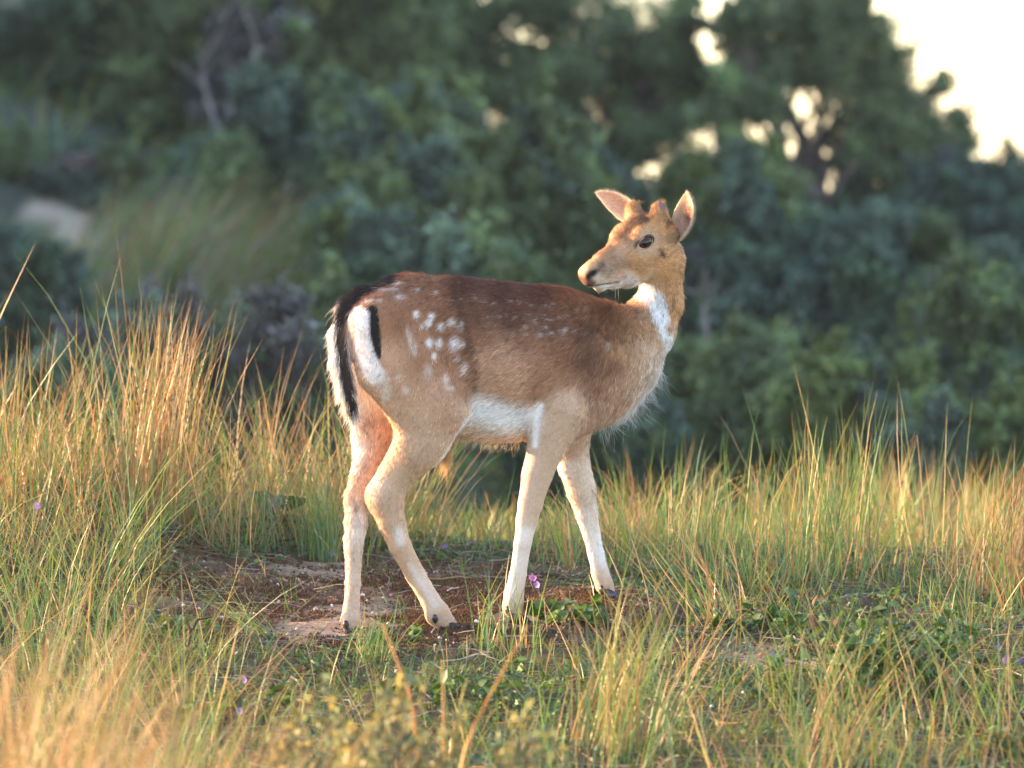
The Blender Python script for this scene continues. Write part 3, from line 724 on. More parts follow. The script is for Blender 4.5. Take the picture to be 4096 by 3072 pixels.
    o = bpy.data.objects.new('fur', hc); COL.objects.link(o); o.parent = deer
    o['kind'] = 'stuff'
    return o
make_fur(330000)

# long loose hairs: chin beard, breast fringe, belly, tail edge
def long_hairs(name, roots, dirs, lens, cols, rad=.0004, K=6, curl=.5):
    N = len(roots); t = np.linspace(0, 1, K)
    out = np.zeros((N, K, 3)); w1 = rng.normal(0, 1, (N, 3)) * curl; w2 = rng.normal(0, 1, (N, 3)) * curl * .5
    for j, tt in enumerate(t):
        out[:, j] = roots + (dirs * tt + w1 * tt * tt * .4 + w2 * tt ** 3 * .6) * lens[:, None]
    hc = bpy.data.hair_curves.new(name); hc.add_curves([K] * N)
    hc.attributes['position'].data.foreach_set('vector', (out - off).astype(np.float32).ravel())
    ra = hc.attributes.get('radius') or hc.attributes.new('radius', 'FLOAT', 'POINT')
    ra.data.foreach_set('value', (np.linspace(1, .25, K)[None] * rad * np.ones((N, 1))).astype(np.float32).ravel())
    ca = hc.attributes.new('Col', 'FLOAT_COLOR', 'CURVE')
    c4 = np.ones((N, 4), np.float32); c4[:, :3] = cols; ca.data.foreach_set('color', c4.ravel())
    hc.materials.append(m_fur)
    o = bpy.data.objects.new(name, hc); COL.objects.link(o); o.parent = deer; o['kind'] = 'stuff'
def skin_near(px, py, y, n, spread):
    c = at(px, py, y)
    d = np.linalg.norm(DV - c, axis=1); idx = np.argsort(d)[:max(20, int(n * 1.5))]
    return DV[rng.choice(idx, n)]
rt = np.concatenate([hl(.10, -.052, 0)[None] + rng.normal(0, 1, (14, 1)) * .028 * hF + rng.normal(0, .006, (14, 3)), hl(.03, -.062, 0)[None] + rng.normal(0, 1, (8, 1)) * .03 * hF])
long_hairs('beard', rt, nrm(np.array([[-.15, 0, -1.]]) + rng.normal(0, .25, (len(rt), 3))), .022 + .03 * rng.random(len(rt)), np.tile([.66, .58, .45], (len(rt), 1)), .0002, 6, .3)
fr = []
for px, py in [(2665, 1490), (2640, 1530), (2610, 1565), (2575, 1600), (2535, 1640), (2500, 1672), (2460, 1705), (2420, 1735)]:
    fr.append(skin_near(px, py, dm(2480) - .03, 34, 0))
rt = np.concatenate(fr)
long_hairs('breast_fringe', rt, nrm(np.array([[.45, -.1, -.9]]) + rng.normal(0, .35, (len(rt), 3))), .018 + .040 * rng.random(len(rt)) ** 1.5, np.tile([.68, .65, .60], (len(rt), 1)), .00028, 7, .55)
fr = [skin_near(px, 1760, dm(px) - .02, 20, 0) for px in range(1840, 2100, 26)]
rt = np.concatenate(fr)
long_hairs('belly_fringe', rt, nrm(np.array([[-.3, 0, -.8]]) + rng.normal(0, .35, (len(rt), 3))), .012 + .018 * rng.random(len(rt)), np.tile([.66, .54, .40], (len(rt), 1)), .00026, 5, .5)
fr = [skin_near(px, py, dm(1380) - .03, 60, 0) for px, py in [(1345, 1290), (1335, 1350), (1330, 1420), (1345, 1490), (1355, 1560), (1380, 1620), (1400, 1670)]]
rt = np.concatenate(fr)
long_hairs('tail_hair', rt, nrm(np.array([[-.28, -.05, -.9]]) + rng.normal(0, .14, (len(rt), 3))), .014 + .022 * rng.random(len(rt)), np.tile([.70, .62, .52], (len(rt), 1)), .0005, 6, .2)
# hair tuft under the belly (sheath tassel)
c0 = at(1795, 1760, dm(1850))
rt = c0 + rng.normal(0, .0045, (220, 3))
long_hairs('belly_tassel', rt, nrm(np.array([[-.12, 0, -1.]]) + rng.normal(0, .10, (220, 3))), .05 + .05 * rng.random(220), np.tile([.55, .36, .18], (220, 1)), .0003, 6, .12)

er, ed, el, ec_ = [], [], [], []
for (ev, eq, ecol), ax in ((e1, hl(-.137, .052, .100) - hl(-.088, -.038, .051)), (e2, hl(-.074, .092, -.160) - hl(-.080, .000, -.048))):
    a, b, c_, d_ = ev[eq[:, 0]], ev[eq[:, 1]], ev[eq[:, 2]], ev[eq[:, 3]]
    fn = np.cross(c_ - a, d_ - b); ar = np.linalg.norm(fn, axis=1); pk = rng.choice(len(eq), 5200, p=ar / ar.sum())
    u, v = rng.random((5200, 1)), rng.random((5200, 1))
    er.append((a[pk] * (1 - u) + b[pk] * u) * (1 - v) + (d_[pk] * (1 - u) + c_[pk] * u) * v)
    ed.append(nrm(nrm(ax)[None] * .9 + nrm(fn[pk]) * .45 + rng.normal(0, .22, (5200, 3)))); el.append(.004 + .006 * rng.random(5200)); ec_.append(np.clip(ecol[eq[pk, 0]] * np.exp(rng.normal(0, .25, (5200, 1))), .01, .85))
long_hairs('ear_fur', np.concatenate(er), np.concatenate(ed), np.concatenate(el), np.concatenate(ec_), .00028, 3, .15)

pr = np.concatenate([hl(-.074, .056, s * .047)[None] + rng.normal(0, .009, (260, 1)) * hF + rng.normal(0, .009, (260, 1)) * hE + rng.normal(-.003, .003, (260, 1)) * hU for s in (1, -1)])
long_hairs('antler_tuft', pr, nrm(hU[None] * .9 - hF * .25 + rng.normal(0, .35, (520, 3))), .006 + .006 * rng.random(520), np.tile([.30, .18, .085], (520, 1)) * np.exp(rng.normal(0, .3, (520, 1))), .00026, 4, .25)
# ------------------------------------------------------------------ grass
GREEN = np.array([(0.090, 0.185, 0.038), (0.130, 0.225, 0.045), (0.072, 0.165, 0.065), (0.170, 0.235, 0.040), (0.115, 0.21, 0.10)])
STRAW = np.array([(0.31, 0.205, 0.09), (0.39, 0.28, 0.145), (0.26, 0.145, 0.06), (0.33, 0.235, 0.125), (0.29, 0.165, 0.06)])
GREY = np.array([(0.34, 0.30, 0.24), (0.28, 0.24, 0.18)])
def blades(x, y, h, lean, az, width, straw, droop=0.25, K=5, zoff=0.0, grey=0.0, tint=(1, 1, 1)):
    """thin tapering leaves rooted at x, y. lean: sideways share at the tip; droop: bend-over; straw: share of dry ones"""
    n = len(x)
    z = ground_z(x, y) - 0.006 + zoff
    base = np.stack([x, y, z], 1)
    d = np.stack([np.cos(az), np.sin(az), np.zeros(n)], 1)
    fa = rng.uniform(-0.9, 0.9, n)                                    # ribbon faces roughly across
    side = np.stack([np.cos(fa), np.sin(fa), np.zeros(n)], 1)
    t = np.linspace(0, 1, K)
    bow = rng.normal(0, 0.022, (n, 3)); bow[:, 2] = 0
    V = np.zeros((n, 2 * K - 1, 3))
    dr = droop * rng.random(n) ** 2
    wig = rng.normal(0, .005, (n, 3))
    kink = np.where(rng.random(n) < .10, rng.uniform(.45, .8, n), 2.0); ka = rng.uniform(0, 6.28, n)
    kd = np.stack([np.cos(ka), np.sin(ka) * .6, -.35 - .5 * rng.random(n)], 1)
    for j, tt in enumerate(t):
        rise = tt - dr * tt ** 3
        out = lean * tt ** 1.3 + dr * 1.1 * tt ** 2.2
        c = base + d * (out * h)[:, None] + np.array([0, 0, 1.]) * (rise * h)[:, None] + bow * (np.sin(math.pi * tt) * h)[:, None] + wig * (math.sin(5 * tt) * h)[:, None]
        over = np.clip(tt - kink, 0, 1)[:, None]
        c = np.where(over > 0, c - np.array([0, 0, 1.]) * over * h[:, None] + kd * over * h[:, None], c)
        if j < K - 1:
            w = (width * (1 - 0.75 * tt ** 1.5))[:, None] * side * 0.5
            V[:, 2 * j] = c - w; V[:, 2 * j + 1] = c + w
        else: V[:, 2 * j] = c
    m = 2 * K - 1
    b = np.arange(n)[:, None] * m
    q = np.concatenate([b + np.array([[2 * j, 2 * j + 1, 2 * j + 3, 2 * j + 2]]) for j in range(K - 2)])
    tr = b + np.array([[2 * K - 4, 2 * K - 3, 2 * K - 2]])
    pick = rng.random(n)
    colr = np.where((pick < straw)[:, None], STRAW[rng.integers(0, len(STRAW), n)], GREEN[rng.integers(0, len(GREEN), n)])
    colr = np.where((rng.random(n) < grey)[:, None], GREY[rng.integers(0, 2, n)], colr)
    colr = colr * np.exp(rng.normal(0, .18, (n, 1))) * np.array(tint)
    col = np.repeat(colr[:, None], m, 1)
    tip = (rng.random(n) < 0.28) & (pick >= straw)                     # green leaves drying from the tip, dry ones pale at the base
    wt = np.repeat(np.linspace(0, 1, K), 2)[:m] ** 2
    col = np.where(tip[:, None, None], col * (1 - .7 * wt[None, :, None]) + np.array([.40, .26, .08]) * .7 * wt[None, :, None], col)
    return V.reshape(-1, 3), q, tr, np.clip(col.reshape(-1, 3), .005, .8)
class Sward:
    def __init__(self): self.V, self.Q, self.T, self.C, self.n = [], [], [], [], 0
    def add(self, x, y, h, lean, az, width, straw, **kw):
        V, q, t, c = blades(x, y, h, lean, az, width, straw, **kw)
        self.V.append(V); self.Q.append(q + self.n); self.T.append(t + self.n); self.C.append(c); self.n += len(V)
        return self
    def build(self, name, origin=None):
        V = np.concatenate(self.V)
        if origin is not None: V = V - np.asarray(origin)
        me = mesh_np(name, V, [np.concatenate(self.Q), np.concatenate(self.T)], np.concatenate(self.C))
        o = link(name, me, None, m_grass)
        if origin is not None: o.location = origin
        return o
m_grass = material('grass_blade', attr='Col', rough=0.45, spec=0.35, trans=0.35, tcol=(1.1, 1.0, .8))
feet_xy = np.array([[f[0], f[1]] for f in FEET])
def scatter(n, x0, x1, y0, y1, keep=None):
    x = rng.uniform(x0, x1, n); y = rng.uniform(y0, y1, n)
    if keep is not None:
        k = rng.random(n) < keep(x, y); x, y = x[k], y[k]
    return x, y
def legs_clear(x, y): return np.min(np.hypot(x[:, None] - feet_xy[:, 0], y[:, None] - feet_xy[:, 1]), 1) > 0.035
def tufted(n, x0, x1, y0, y1, ntuft, sp, keep=None):
    """points gathered in tufts; returns x, y and direction away from the tuft's heart"""
    cx, cy = rng.uniform(x0, x1, ntuft), rng.uniform(y0, y1, ntuft)
    if keep is not None:
        k = rng.random(ntuft) < keep(cx, cy); cx, cy = cx[k], cy[k]
    i = rng.integers(0, len(cx), n)
    dx, dy = rng.normal(0, sp, n), rng.normal(0, sp, n)
    x, y = cx[i] + dx, cy[i] + dy
    return x, y, np.arctan2(dy, dx), np.hypot(dx, dy) / sp, i
def grassy(lo=0.0):
    return lambda x, y: np.clip(1 - 1.6 * bare(x, y), lo, 1)
WIND = 0.12                                                            # leaves lean to the right
def az_mix(a, r):
    vx = np.cos(a) * r + WIND + rng.normal(0, .6, len(a)); vy = np.sin(a) * r + rng.normal(0, .5, len(a))
    return np.arctan2(vy, vx)

if ONLY == '' or 'grass' in ONLY:
    # tall sunlit marram on the mound to the left
    S = Sward()
    def sw(n, box, nt, sp, h, straw, keep=None, lean=(.05, .35), wd=(.0016, .0036), droop=.16, grey=0.0, hx=None, edge=None):
        x, y, a, r, i = tufted(n, *box, nt, sp, keep)
        k = legs_clear(x, y)
        if edge is not None: k &= edge(x, y)
        x, y, a, r = x[k], y[k], a[k], r[k]; m = len(x)
        hh = rng.uniform(*h, m) * (1 if hx is None else hx(x, y)) * np.clip(.85 + .55 * vnoise(x, y, .17, 55) + .25 * vnoise(x, y, .45, 56), .35, 1.35)
        S.add(x, y, hh, rng.uniform(*lean, m) * (0.4 + .6 * np.clip(r, 0, 1.5)), az_mix(a, np.clip(r, .2, 1.5)), rng.uniform(*wd, m), straw, droop=droop, grey=grey)
    hl_ = lambda x, y: 0.66 + 0.46 * np.exp(-((x + 0.98) / .24) ** 2) + 0.12 * np.exp(-((x + .60) / .10) ** 2)
    offb = lambda x, y: (bare(x, y) < .30) | (y > 1.05)
    sw(1350, (-1.42, -0.36, 0.75, 1.6), 60, .055, (.24, .60), .56, None, hx=hl_, edge=offb, lean=(.04, .6))
    sw(480, (-1.42, -0.55, 0.35, 0.9), 40, .05, (.18, .42), .40, None, hx=hl_, edge=offb, lean=(.05, .6))
    sw(520, (-1.42, -0.72, 0.0, 0.5), 40, .05, (.12, .34), .30, None, edge=offb, lean=(.1, .9))
    sw(420, (-0.62, -0.28, 1.05, 1.6), 24, .05, (.22, .44), .55, None, lean=(.15, .6))
    sw(900, (-1.42, -0.45, 0.6, 1.6), 60, .06, (.06, .26), .75, None, lean=(.3, 1.6), edge=offb, droop=.7)
    tag(S.build('tall_marram_grass'), 'tall golden marram grass on the mound behind the deer', 'grass', kind='stuff')
    # grass added left of the mound, out of view, to shade the turf
    S = Sward()
    sw(1700, (-4.2, -1.50, -1.4, 1.8), 90, .07, (.26, .55), .6, None, wd=(.004, .008))
    tag(S.build('added_shade_grass'), 'marram grass added out of view at left to shade the turf', 'grass', kind='stuff')
    # right-hand sward behind the forelegs
    S = Sward()
    sw(560, (0.12, 1.45, 0.65, 1.7), 46, .045, (.12, .28), .24, None, edge=offb)
    sw(230, (0.30, 1.45, 0.5, 1.6), 60, .04, (.26, .44), .18, None, wd=(.0018, .0034), lean=(.02, .25))
    sw(380, (0.55, 1.45, -.1, 0.7), 40, .05, (.08, .24), .36, None, edge=offb, lean=(.1, .8))
    sw(420, (-0.30, 0.35, 1.0, 1.6), 40, .05, (.08, .24), .45, None, lean=(.2, .9))
    sw(700, (0.15, 1.45, 0.4, 1.6), 60, .06, (.05, .18), .5, None, lean=(.3, 1.4), edge=offb, droop=.6)
    tag(S.build('green_dune_grass'), 'green and straw dune grass to the right behind the forelegs', 'grass', kind='stuff')
    # foreground sward
    S = Sward()
    front = lambda x, y: offb(x, y) & ~((x > -.62) & (x < .45) & (y > -1.25) & (rng.random(len(x)) < .8))
    sw(900, (-1.40, -0.60, -2.4, 0.05), 80, .06, (.12, .32), .28, None, edge=front, lean=(.1, .9))
    sw(420, (-0.75, 0.20, -2.4, -0.6), 80, .05, (.07, .22), .28, None, edge=front, lean=(.1, .8))
    sw(880, (0.10, 1.40, -2.4, -0.45), 90, .05, (.10, .30), .34, None, edge=front, lean=(.1, .8))
    sw(260, (-1.0, 0.6, -0.6, 0.8), 60, .03, (.04, .13), .25, None, lean=(.1, .9))
    sw(130, (-0.6, 0.5, -1.3, -0.45), 60, .04, (.04, .12), .2, None, lean=(.1, .8))
    tag(S.build('foreground_dune_grass'), 'mixed green and dry dune grass in front of the deer', 'grass', kind='stuff')
    # short turf between the tussocks
    S = Sward()
    x, y = scatter(15000, -1.45, 1.45, -2.6, 1.3, grassy(.05)); k = legs_clear(x, y); x, y = x[k], y[k]; n = len(x)
    S.add(x, y, rng.uniform(.015, .065, n), rng.uniform(.1, 1.4, n), rng.uniform(0, 6.28, n), rng.uniform(.002, .0042, n), .08, droop=.5, K=4, grey=.05, tint=(.60, .74, .55))
    tag(S.build('short_turf'), 'short green turf between the tussocks', 'grass', kind='stuff')
    # low broad-leaved ground cover in the turf
    x, y, a, r, i = tufted(16000, -1.45, 1.45, -2.6, 1.2, 170, .055, lambda x, y: np.clip(1 - 1.3 * bare(x, y), 0, 1)); n = len(x)
    C = np.stack([x, y, ground_z(x, y) + rng.random(n) ** 1.5 * .028 + .002], 1)
    N_ = nrm(rng.normal(0, .55, (n, 3)) + np.array([0, -.15, 1.])); T_ = nrm(np.cross(N_, rng.normal(0, 1, (n, 3)))); B_ = np.cross(N_, T_)
    sz = rng.uniform(.007, .019, n)[:, None]
    V = np.stack([C - T_ * sz * .5, C - T_ * sz * .1 + B_ * sz * .36 + N_ * sz * .10, C + T_ * sz * .55, C - T_ * sz * .1 - B_ * sz * .36 + N_ * sz * .10], 1).reshape(-1, 3)
    cc = np.array([(.050, .100, .030), (.070, .130, .036), (.045, .090, .045), (.095, .150, .045)])[rng.integers(0, 4, 170)][i] * np.exp(rng.normal(0, .25, (n, 1)))
    tag(link('ground_cover', mesh_np('ground_cover', V, np.arange(4 * n).reshape(-1, 4), np.repeat(cc, 4, 0), smooth=False), None, material('ground_cover_leaf', attr='Col', rough=.5, spec=.35, trans=.25, tcol=(1.1, 1.1, .5))), 'low dark green broad leaved ground cover in the turf', 'ground cover', kind='stuff')
    # blurred lower mounds behind the crest
    S = Sward()
    x, y = scatter(15000, -3.0, 3.2, 2.2, 6.2); n = len(x)
    S.add(x, y, rng.uniform(.06, .22, n), rng.uniform(.1, .6, n), rng.normal(0.2, .9, n), rng.uniform(.004, .008, n), .15, droop=.4, K=4)
    x, y, a, r, i = tufted(1500, .3, 2.4, 2.2, 5.2, 9, .09); n = len(x)
    S.add(x, y, rng.uniform(.22, .42, n), rng.uniform(.1, .5, n), az_mix(a, r), rng.uniform(.003, .006, n), .4, droop=.5)
    tag(S.build('far_dune_grass'), 'sunlit yellow green grass on the lower mound behind the crest', 'grass', kind='stuff')
    # near, out of focus
    S = Sward()
    x, y, a, r, i = tufted(1200, -1.05, -0.44, -4.4, -3.4, 22, .07); n = len(x)
    ztop = rng.uniform(.45, .82, n) * np.interp(x, [-1.0, -.75, -.45], [1.0, .92, .70])
    S.add(x, y, ztop, rng.uniform(.15, .6, n), az_mix(a, r), rng.uniform(.002, .004, n), .85, droop=.3)
    x, y, a, r, i = tufted(260, -.4, 1.2, -4.6, -3.0, 22, .08); n = len(x)
    S.add(x, y, rng.uniform(.14, .30, n), rng.uniform(.1, .5, n), az_mix(a, r), rng.uniform(.002, .004, n), .5, droop=.3)
    tag(S.build('near_dry_grass'), 'blurred dry grass nearest the viewer along the bottom edge', 'grass', kind='stuff')
    # dry straw lying flat
    n = 4200
    x, y = scatter(n, -1.4, 1.4, -2.4, 1.2, lambda x, y: 1 - .65 * bare(x, y)); n = len(x)
    L = rng.uniform(.03, .16, n); az = rng.uniform(0, 6.28, n); wd = rng.uniform(.0012, .003, n)
    pts = []
    for tt in (0, .33, .66, 1):
        px_ = x + np.cos(az) * L * (tt - .5) + .012 * np.sin(az + 2) * math.sin(3 * tt); py_ = y + np.sin(az) * L * (tt - .5)
        pts.append(np.stack([px_, py_, ground_z(px_, py_) + .004 + rng.random(n) * .010], 1))
    sd2 = np.stack([-np.sin(az), np.cos(az), rng.normal(0, .6, n)], 1) * (wd / 2)[:, None]
    V = np.stack([p + s * sd2 for p in pts for s in (-1, 1)], 1).reshape(-1, 3)
    b = np.arange(n)[:, None] * 8
    Q = np.concatenate([b + np.array([[2 * j, 2 * j + 1, 2 * j + 3, 2 * j + 2]]) for j in range(3)])
    cc = np.where(rng.random(n)[:, None] < .6, STRAW[rng.integers(0, 5, n)] * .9, GREY[rng.integers(0, 2, n)])
    tag(link('straw_litter', mesh_np('straw_litter', V, Q, np.repeat(cc, 8, 0)), None, m_grass), 'dead grass stems lying flat on the ground', 'litter', kind='stuff')
    # grit and humus crumbs
    x, y = scatter(17000, -1.1, .95, -1.2, 1.05, lambda x, y: np.clip(bare(x, y) * 1.2, 0, 1)); n = len(x)
    r_ = rng.uniform(.0012, .0050, n) * np.exp(rng.normal(0, .25, n)); P = np.stack([x, y, ground_z(x, y) + r_ * .3], 1)
    oc = np.array([(1, 0, 0), (0, 1, 0), (-1, 0, 0), (0, -1, 0), (0, 0, .8), (0, 0, -.8)], float)
    V = P[:, None] + oc[None] * r_[:, None, None] * rng.uniform(.6, 1.3, (n, 6, 1))
    ft = np.array([(0, 1, 4), (1, 2, 4), (2, 3, 4), (3, 0, 4), (1, 0, 5), (2, 1, 5), (3, 2, 5), (0, 3, 5)])
    T = (np.arange(n)[:, None, None] * 6 + ft[None]).reshape(-1, 3)
    pal = np.array([(.30, .21, .14), (.10, .06, .04), (.06, .035, .022), (.42, .36, .28), (.16, .09, .055)])
    cc = pal[rng.choice(5, n, p=[.25, .25, .2, .08, .22])] * np.exp(rng.normal(0, .2, (n, 1)))
    tag(link('grit', mesh_np('grit', V.reshape(-1, 3), T, np.repeat(cc, 6, 0), smooth=False), None, material('grit', attr='Col', rough=.9, spec=.15)), 'loose grit and humus crumbs on the bare patch', 'grit', kind='stuff')
    # moss: tiny upright stars on the bare patch
    x, y = scatter(80000, -1.0, .75, -.75, 1.0, lambda x, y: np.clip(bare(x, y) * 1.3, 0, 1) * (sandy(x, y) < .38) * np.clip(.6 + .9 * vnoise(x, y, .11, 41), .05, 1)); n = len(x)
    z = ground_z(x, y)
    ht = rng.uniform(.003, .010, n); a0 = rng.uniform(0, 6.28, n)
    P = np.stack([x, y, z], 1)
    V = np.zeros((n, 9, 3)); 
    for j in range(3):
        a = a0 + j * 2.094
        d = np.stack([np.cos(a), np.sin(a), np.zeros(n)], 1); p = np.stack([-np.sin(a), np.cos(a), np.zeros(n)], 1)
        V[:, 3 * j] = P - p * .0016; V[:, 3 * j + 1] = P + p * .0016; V[:, 3 * j + 2] = P + d * (ht * .8)[:, None] + np.array([0, 0, 1.]) * ht[:, None]
    T = (np.arange(n)[:, None, None] * 9 + np.arange(9).reshape(3, 3)).reshape(-1, 3)
    g = (rng.random(n) < .22)[:, None]
    cc = np.where(g, np.array([.14, .105, .035]), np.array([.115, .052, .028])) * np.exp(rng.normal(0, .35, (n, 1)))
    m_moss = material('moss', attr='Col', rough=0.8, spec=0.15)
    tag(link('moss', mesh_np('moss', V.reshape(-1, 3), T, np.repeat(cc, 9, 0)), None, m_moss), 'dark brown moss carpet on the sandy patch', 'moss', kind='stuff')
# ------------------------------------------------------------------ places on the ground
def hit(px, py, y0=-9.0, y1=60.0):
    ys = np.concatenate([np.arange(y0, 3, .01), np.arange(3, y1, .05)])
    P = np.array([at(px, py, yy) for yy in ys[[0, -1]]])
    t = (ys - ys[0]) / (ys[-1] - ys[0])
    Q = P[0] + (P[1] - P[0]) * t[:, None]
    g = ground_z(Q[:, 0], Q[:, 1])
    k = np.argmax(Q[:, 2] < g)
    if not (Q[:, 2] < g).any(): k = len(ys) - 1
    return np.array([Q[k, 0], Q[k, 1], g[k]])

def tube_np(pts, rad, n=6):
    pts = np.asarray(pts, float); rad = np.asarray(rad, float)
    d = nrm(np.gradient(pts, axis=0))
    ref = np.where(np.abs(d[:, 2:3]) > .9, np.array([[1., 0, 0]]), np.array([[0, 0, 1.]]))
    s = nrm(np.cross(d, ref)); u = np.cross(s, d)
    a = np.arange(n) * 2 * math.pi / n
    V = (pts[:, None] + rad[:, None, None] * (s[:, None] * np.cos(a)[None, :, None] + u[:, None] * np.sin(a)[None, :, None])).reshape(-1, 3)
    I = np.arange(len(pts) * n).reshape(len(pts), n)
    Q = np.stack([I[:-1], np.roll(I[:-1], -1, 1), np.roll(I[1:], -1, 1), I[1:]], -1).reshape(-1, 4)
    return V, Q
class Tubes:
    def __init__(self): self.V, self.Q, self.n = [], [], 0
    def add(self, pts, rad, n=6):
        V, Q = tube_np(pts, rad, n); self.V.append(V); self.Q.append(Q + self.n); self.n += len(V)
    def build(self, name, parent, mat, origin):
        return link(name, mesh_np(name, np.concatenate(self.V) - np.asarray(origin), np.concatenate(self.Q)), parent, mat)
def limb(a, b, r0, r1, sag=0.0, k=7, jit=0.04):
    t = np.linspace(0, 1, k)[:, None]
    L = np.linalg.norm(np.subtract(b, a))
    p = np.asarray(a) + (np.asarray(b) - np.asarray(a)) * t
    p = p + rng.normal(0, jit * L, (k, 3)) * np.sin(math.pi * t) + np.array([0, 0, sag * L]) * np.sin(math.pi * t)
    return p, r0 + (r1 - r0) * t[:, 0]
def leaves_np(C, size, up=0.35):
    n = len(C)
    N_ = nrm(rng.normal(0, 1, (n, 3)) + np.array([0, -.25, up * 2]))
    T_ = nrm(np.cross(N_, rng.normal(0, 1, (n, 3)))); B_ = np.cross(N_, T_)
    s = (size * rng.uniform(.6, 1.4, n))[:, None]
    V = np.stack([C - T_ * s * .5, C + B_ * s * .27 + N_ * s * .05, C + T_ * s * .5, C - B_ * s * .27 + N_ * s * .05], 1)
    return V.reshape(-1, 3), np.arange(4 * n).reshape(-1, 4)
m_leaf = material('leaf', attr='Col', rough=0.5, spec=0.3, trans=0.35, tcol=(1.15, 1.1, .6))
m_bark = material('bark_grey', col=(0.13, 0.105, 0.085), rough=0.9, spec=0.1, noise=(14, .45))
m_bark2 = material('bark_pale', col=(0.20, 0.17, 0.15), rough=0.9, spec=0.1, noise=(14, .4))
m_dead = material('dead_wood', col=(0.36, 0.29, 0.24), rough=0.9, spec=0.1, noise=(20, .3))
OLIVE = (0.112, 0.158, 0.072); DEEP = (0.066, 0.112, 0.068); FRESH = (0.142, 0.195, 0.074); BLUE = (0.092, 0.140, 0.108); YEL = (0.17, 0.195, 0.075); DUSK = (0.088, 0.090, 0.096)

def shrub(name, label, cat, clumps, y, col, dens=1.0, leaf=.040, group='shrubs on the wooded dune behind', base=None, depth=.5, trunk_r=.04, gaps=0.0):
    """clumps: (px, py, radius in survey units, [colour]); all at depth about y"""
    cs = []
    for c in clumps:
        yy = y + rng.uniform(-depth, depth)
        cs.append((at(c[0], c[1], yy), c[2] / FPX * (yy + CAM_D), c[3] if len(c) > 3 else col))
    mid = np.mean([c[0] for c in cs], 0)
    if cat == 'bush':                                     # foliage down to the ground
        for p, r, cl in list(cs):
            q = p.copy(); g = float(ground_z(q[0], q[1])); k = 0
            while q[2] - r * 1.1 > g and k < 3:
                q = q + np.array([rng.uniform(-.3, .3) * r, rng.uniform(-.3, .3) * r, -r * 1.15]); k += 1
                cs.append((q.copy(), r, cl))
    b = np.array([mid[0], y, 0]) if base is None else np.array([at(base, 1500, y)[0], y, 0]); b[2] = float(ground_z(b[0], b[1])) - .05
    root = empty(name, b)
    tag(root, label, cat, group)
    LV, LQ, LC, n0 = [], [], [], 0
    T = Tubes()
    top = max(c[0][2] for c in cs)
    fork = b + np.array([0, 0, max(.15, (top - b[2]) * .3)])
    T.add(*limb(b, fork, trunk_r, trunk_r * .8, jit=.03), n=8)
    for p, r, cl in cs:
        n = max(60, min(int(dens * 310 * r * r / (leaf * leaf)), 4200))
        sub = 12
        sc = p + nrm(rng.normal(0, 1, (sub, 3))) * r * rng.uniform(.2, 1.15, (sub, 1))          # sprays within the clump
        tone = np.exp(rng.normal(0, .34, sub))
        i = rng.integers(0, sub, n)
        dirs = nrm(rng.normal(0, 1, (sub, 3)) + nrm(sc - p) * 1.2 + np.array([0, 0, .35]))
        C = sc[i] + dirs[i] * (rng.normal(0, .40, (n, 1)) * r) + rng.normal(0, 1, (n, 3)) * r * .17
        if gaps: 
            k = rng.random(n) > gaps; C, i = C[k], i[k]; n = len(C)
        V, Q = leaves_np(C, np.full(n, leaf))
        LV.append(V); LQ.append(Q + n0); n0 += len(V)
        cc = np.array(cl)[None] * tone[i][:, None] * np.exp(rng.normal(0, .22, (n, 1)))
        LC.append(np.repeat(cc, 4, 0))
        lp, lr = limb(fork, p, trunk_r * .6, trunk_r * .12, sag=.08)
        T.add(lp, lr, 5)
        for _ in range(3):
            q = p + nrm(rng.normal(0, 1, 3)) * r * .8
            T.add(*limb(lp[4], q, trunk_r * .22, trunk_r * .05), n=4)
    link('crown', mesh_np('crown', np.concatenate(LV) - b, np.concatenate(LQ), np.clip(np.concatenate(LC), .004, .6), smooth=False), root, m_leaf)
    T.build('trunk', root, m_bark, b)
    return root
def blob(px, py, rx, ry, n, r, cols=None):
    out = []
    for _ in range(int(n * 1.6)):
        a = rng.uniform(0, 2 * math.pi); q = math.sqrt(rng.random()) * 1.05
        e = [px + rx * q * math.cos(a), py + ry * q * math.sin(a), r * rng.uniform(.5, 1.05)]
        if cols: e.append(cols[rng.integers(len(cols))])
        out.append(e)
    return out
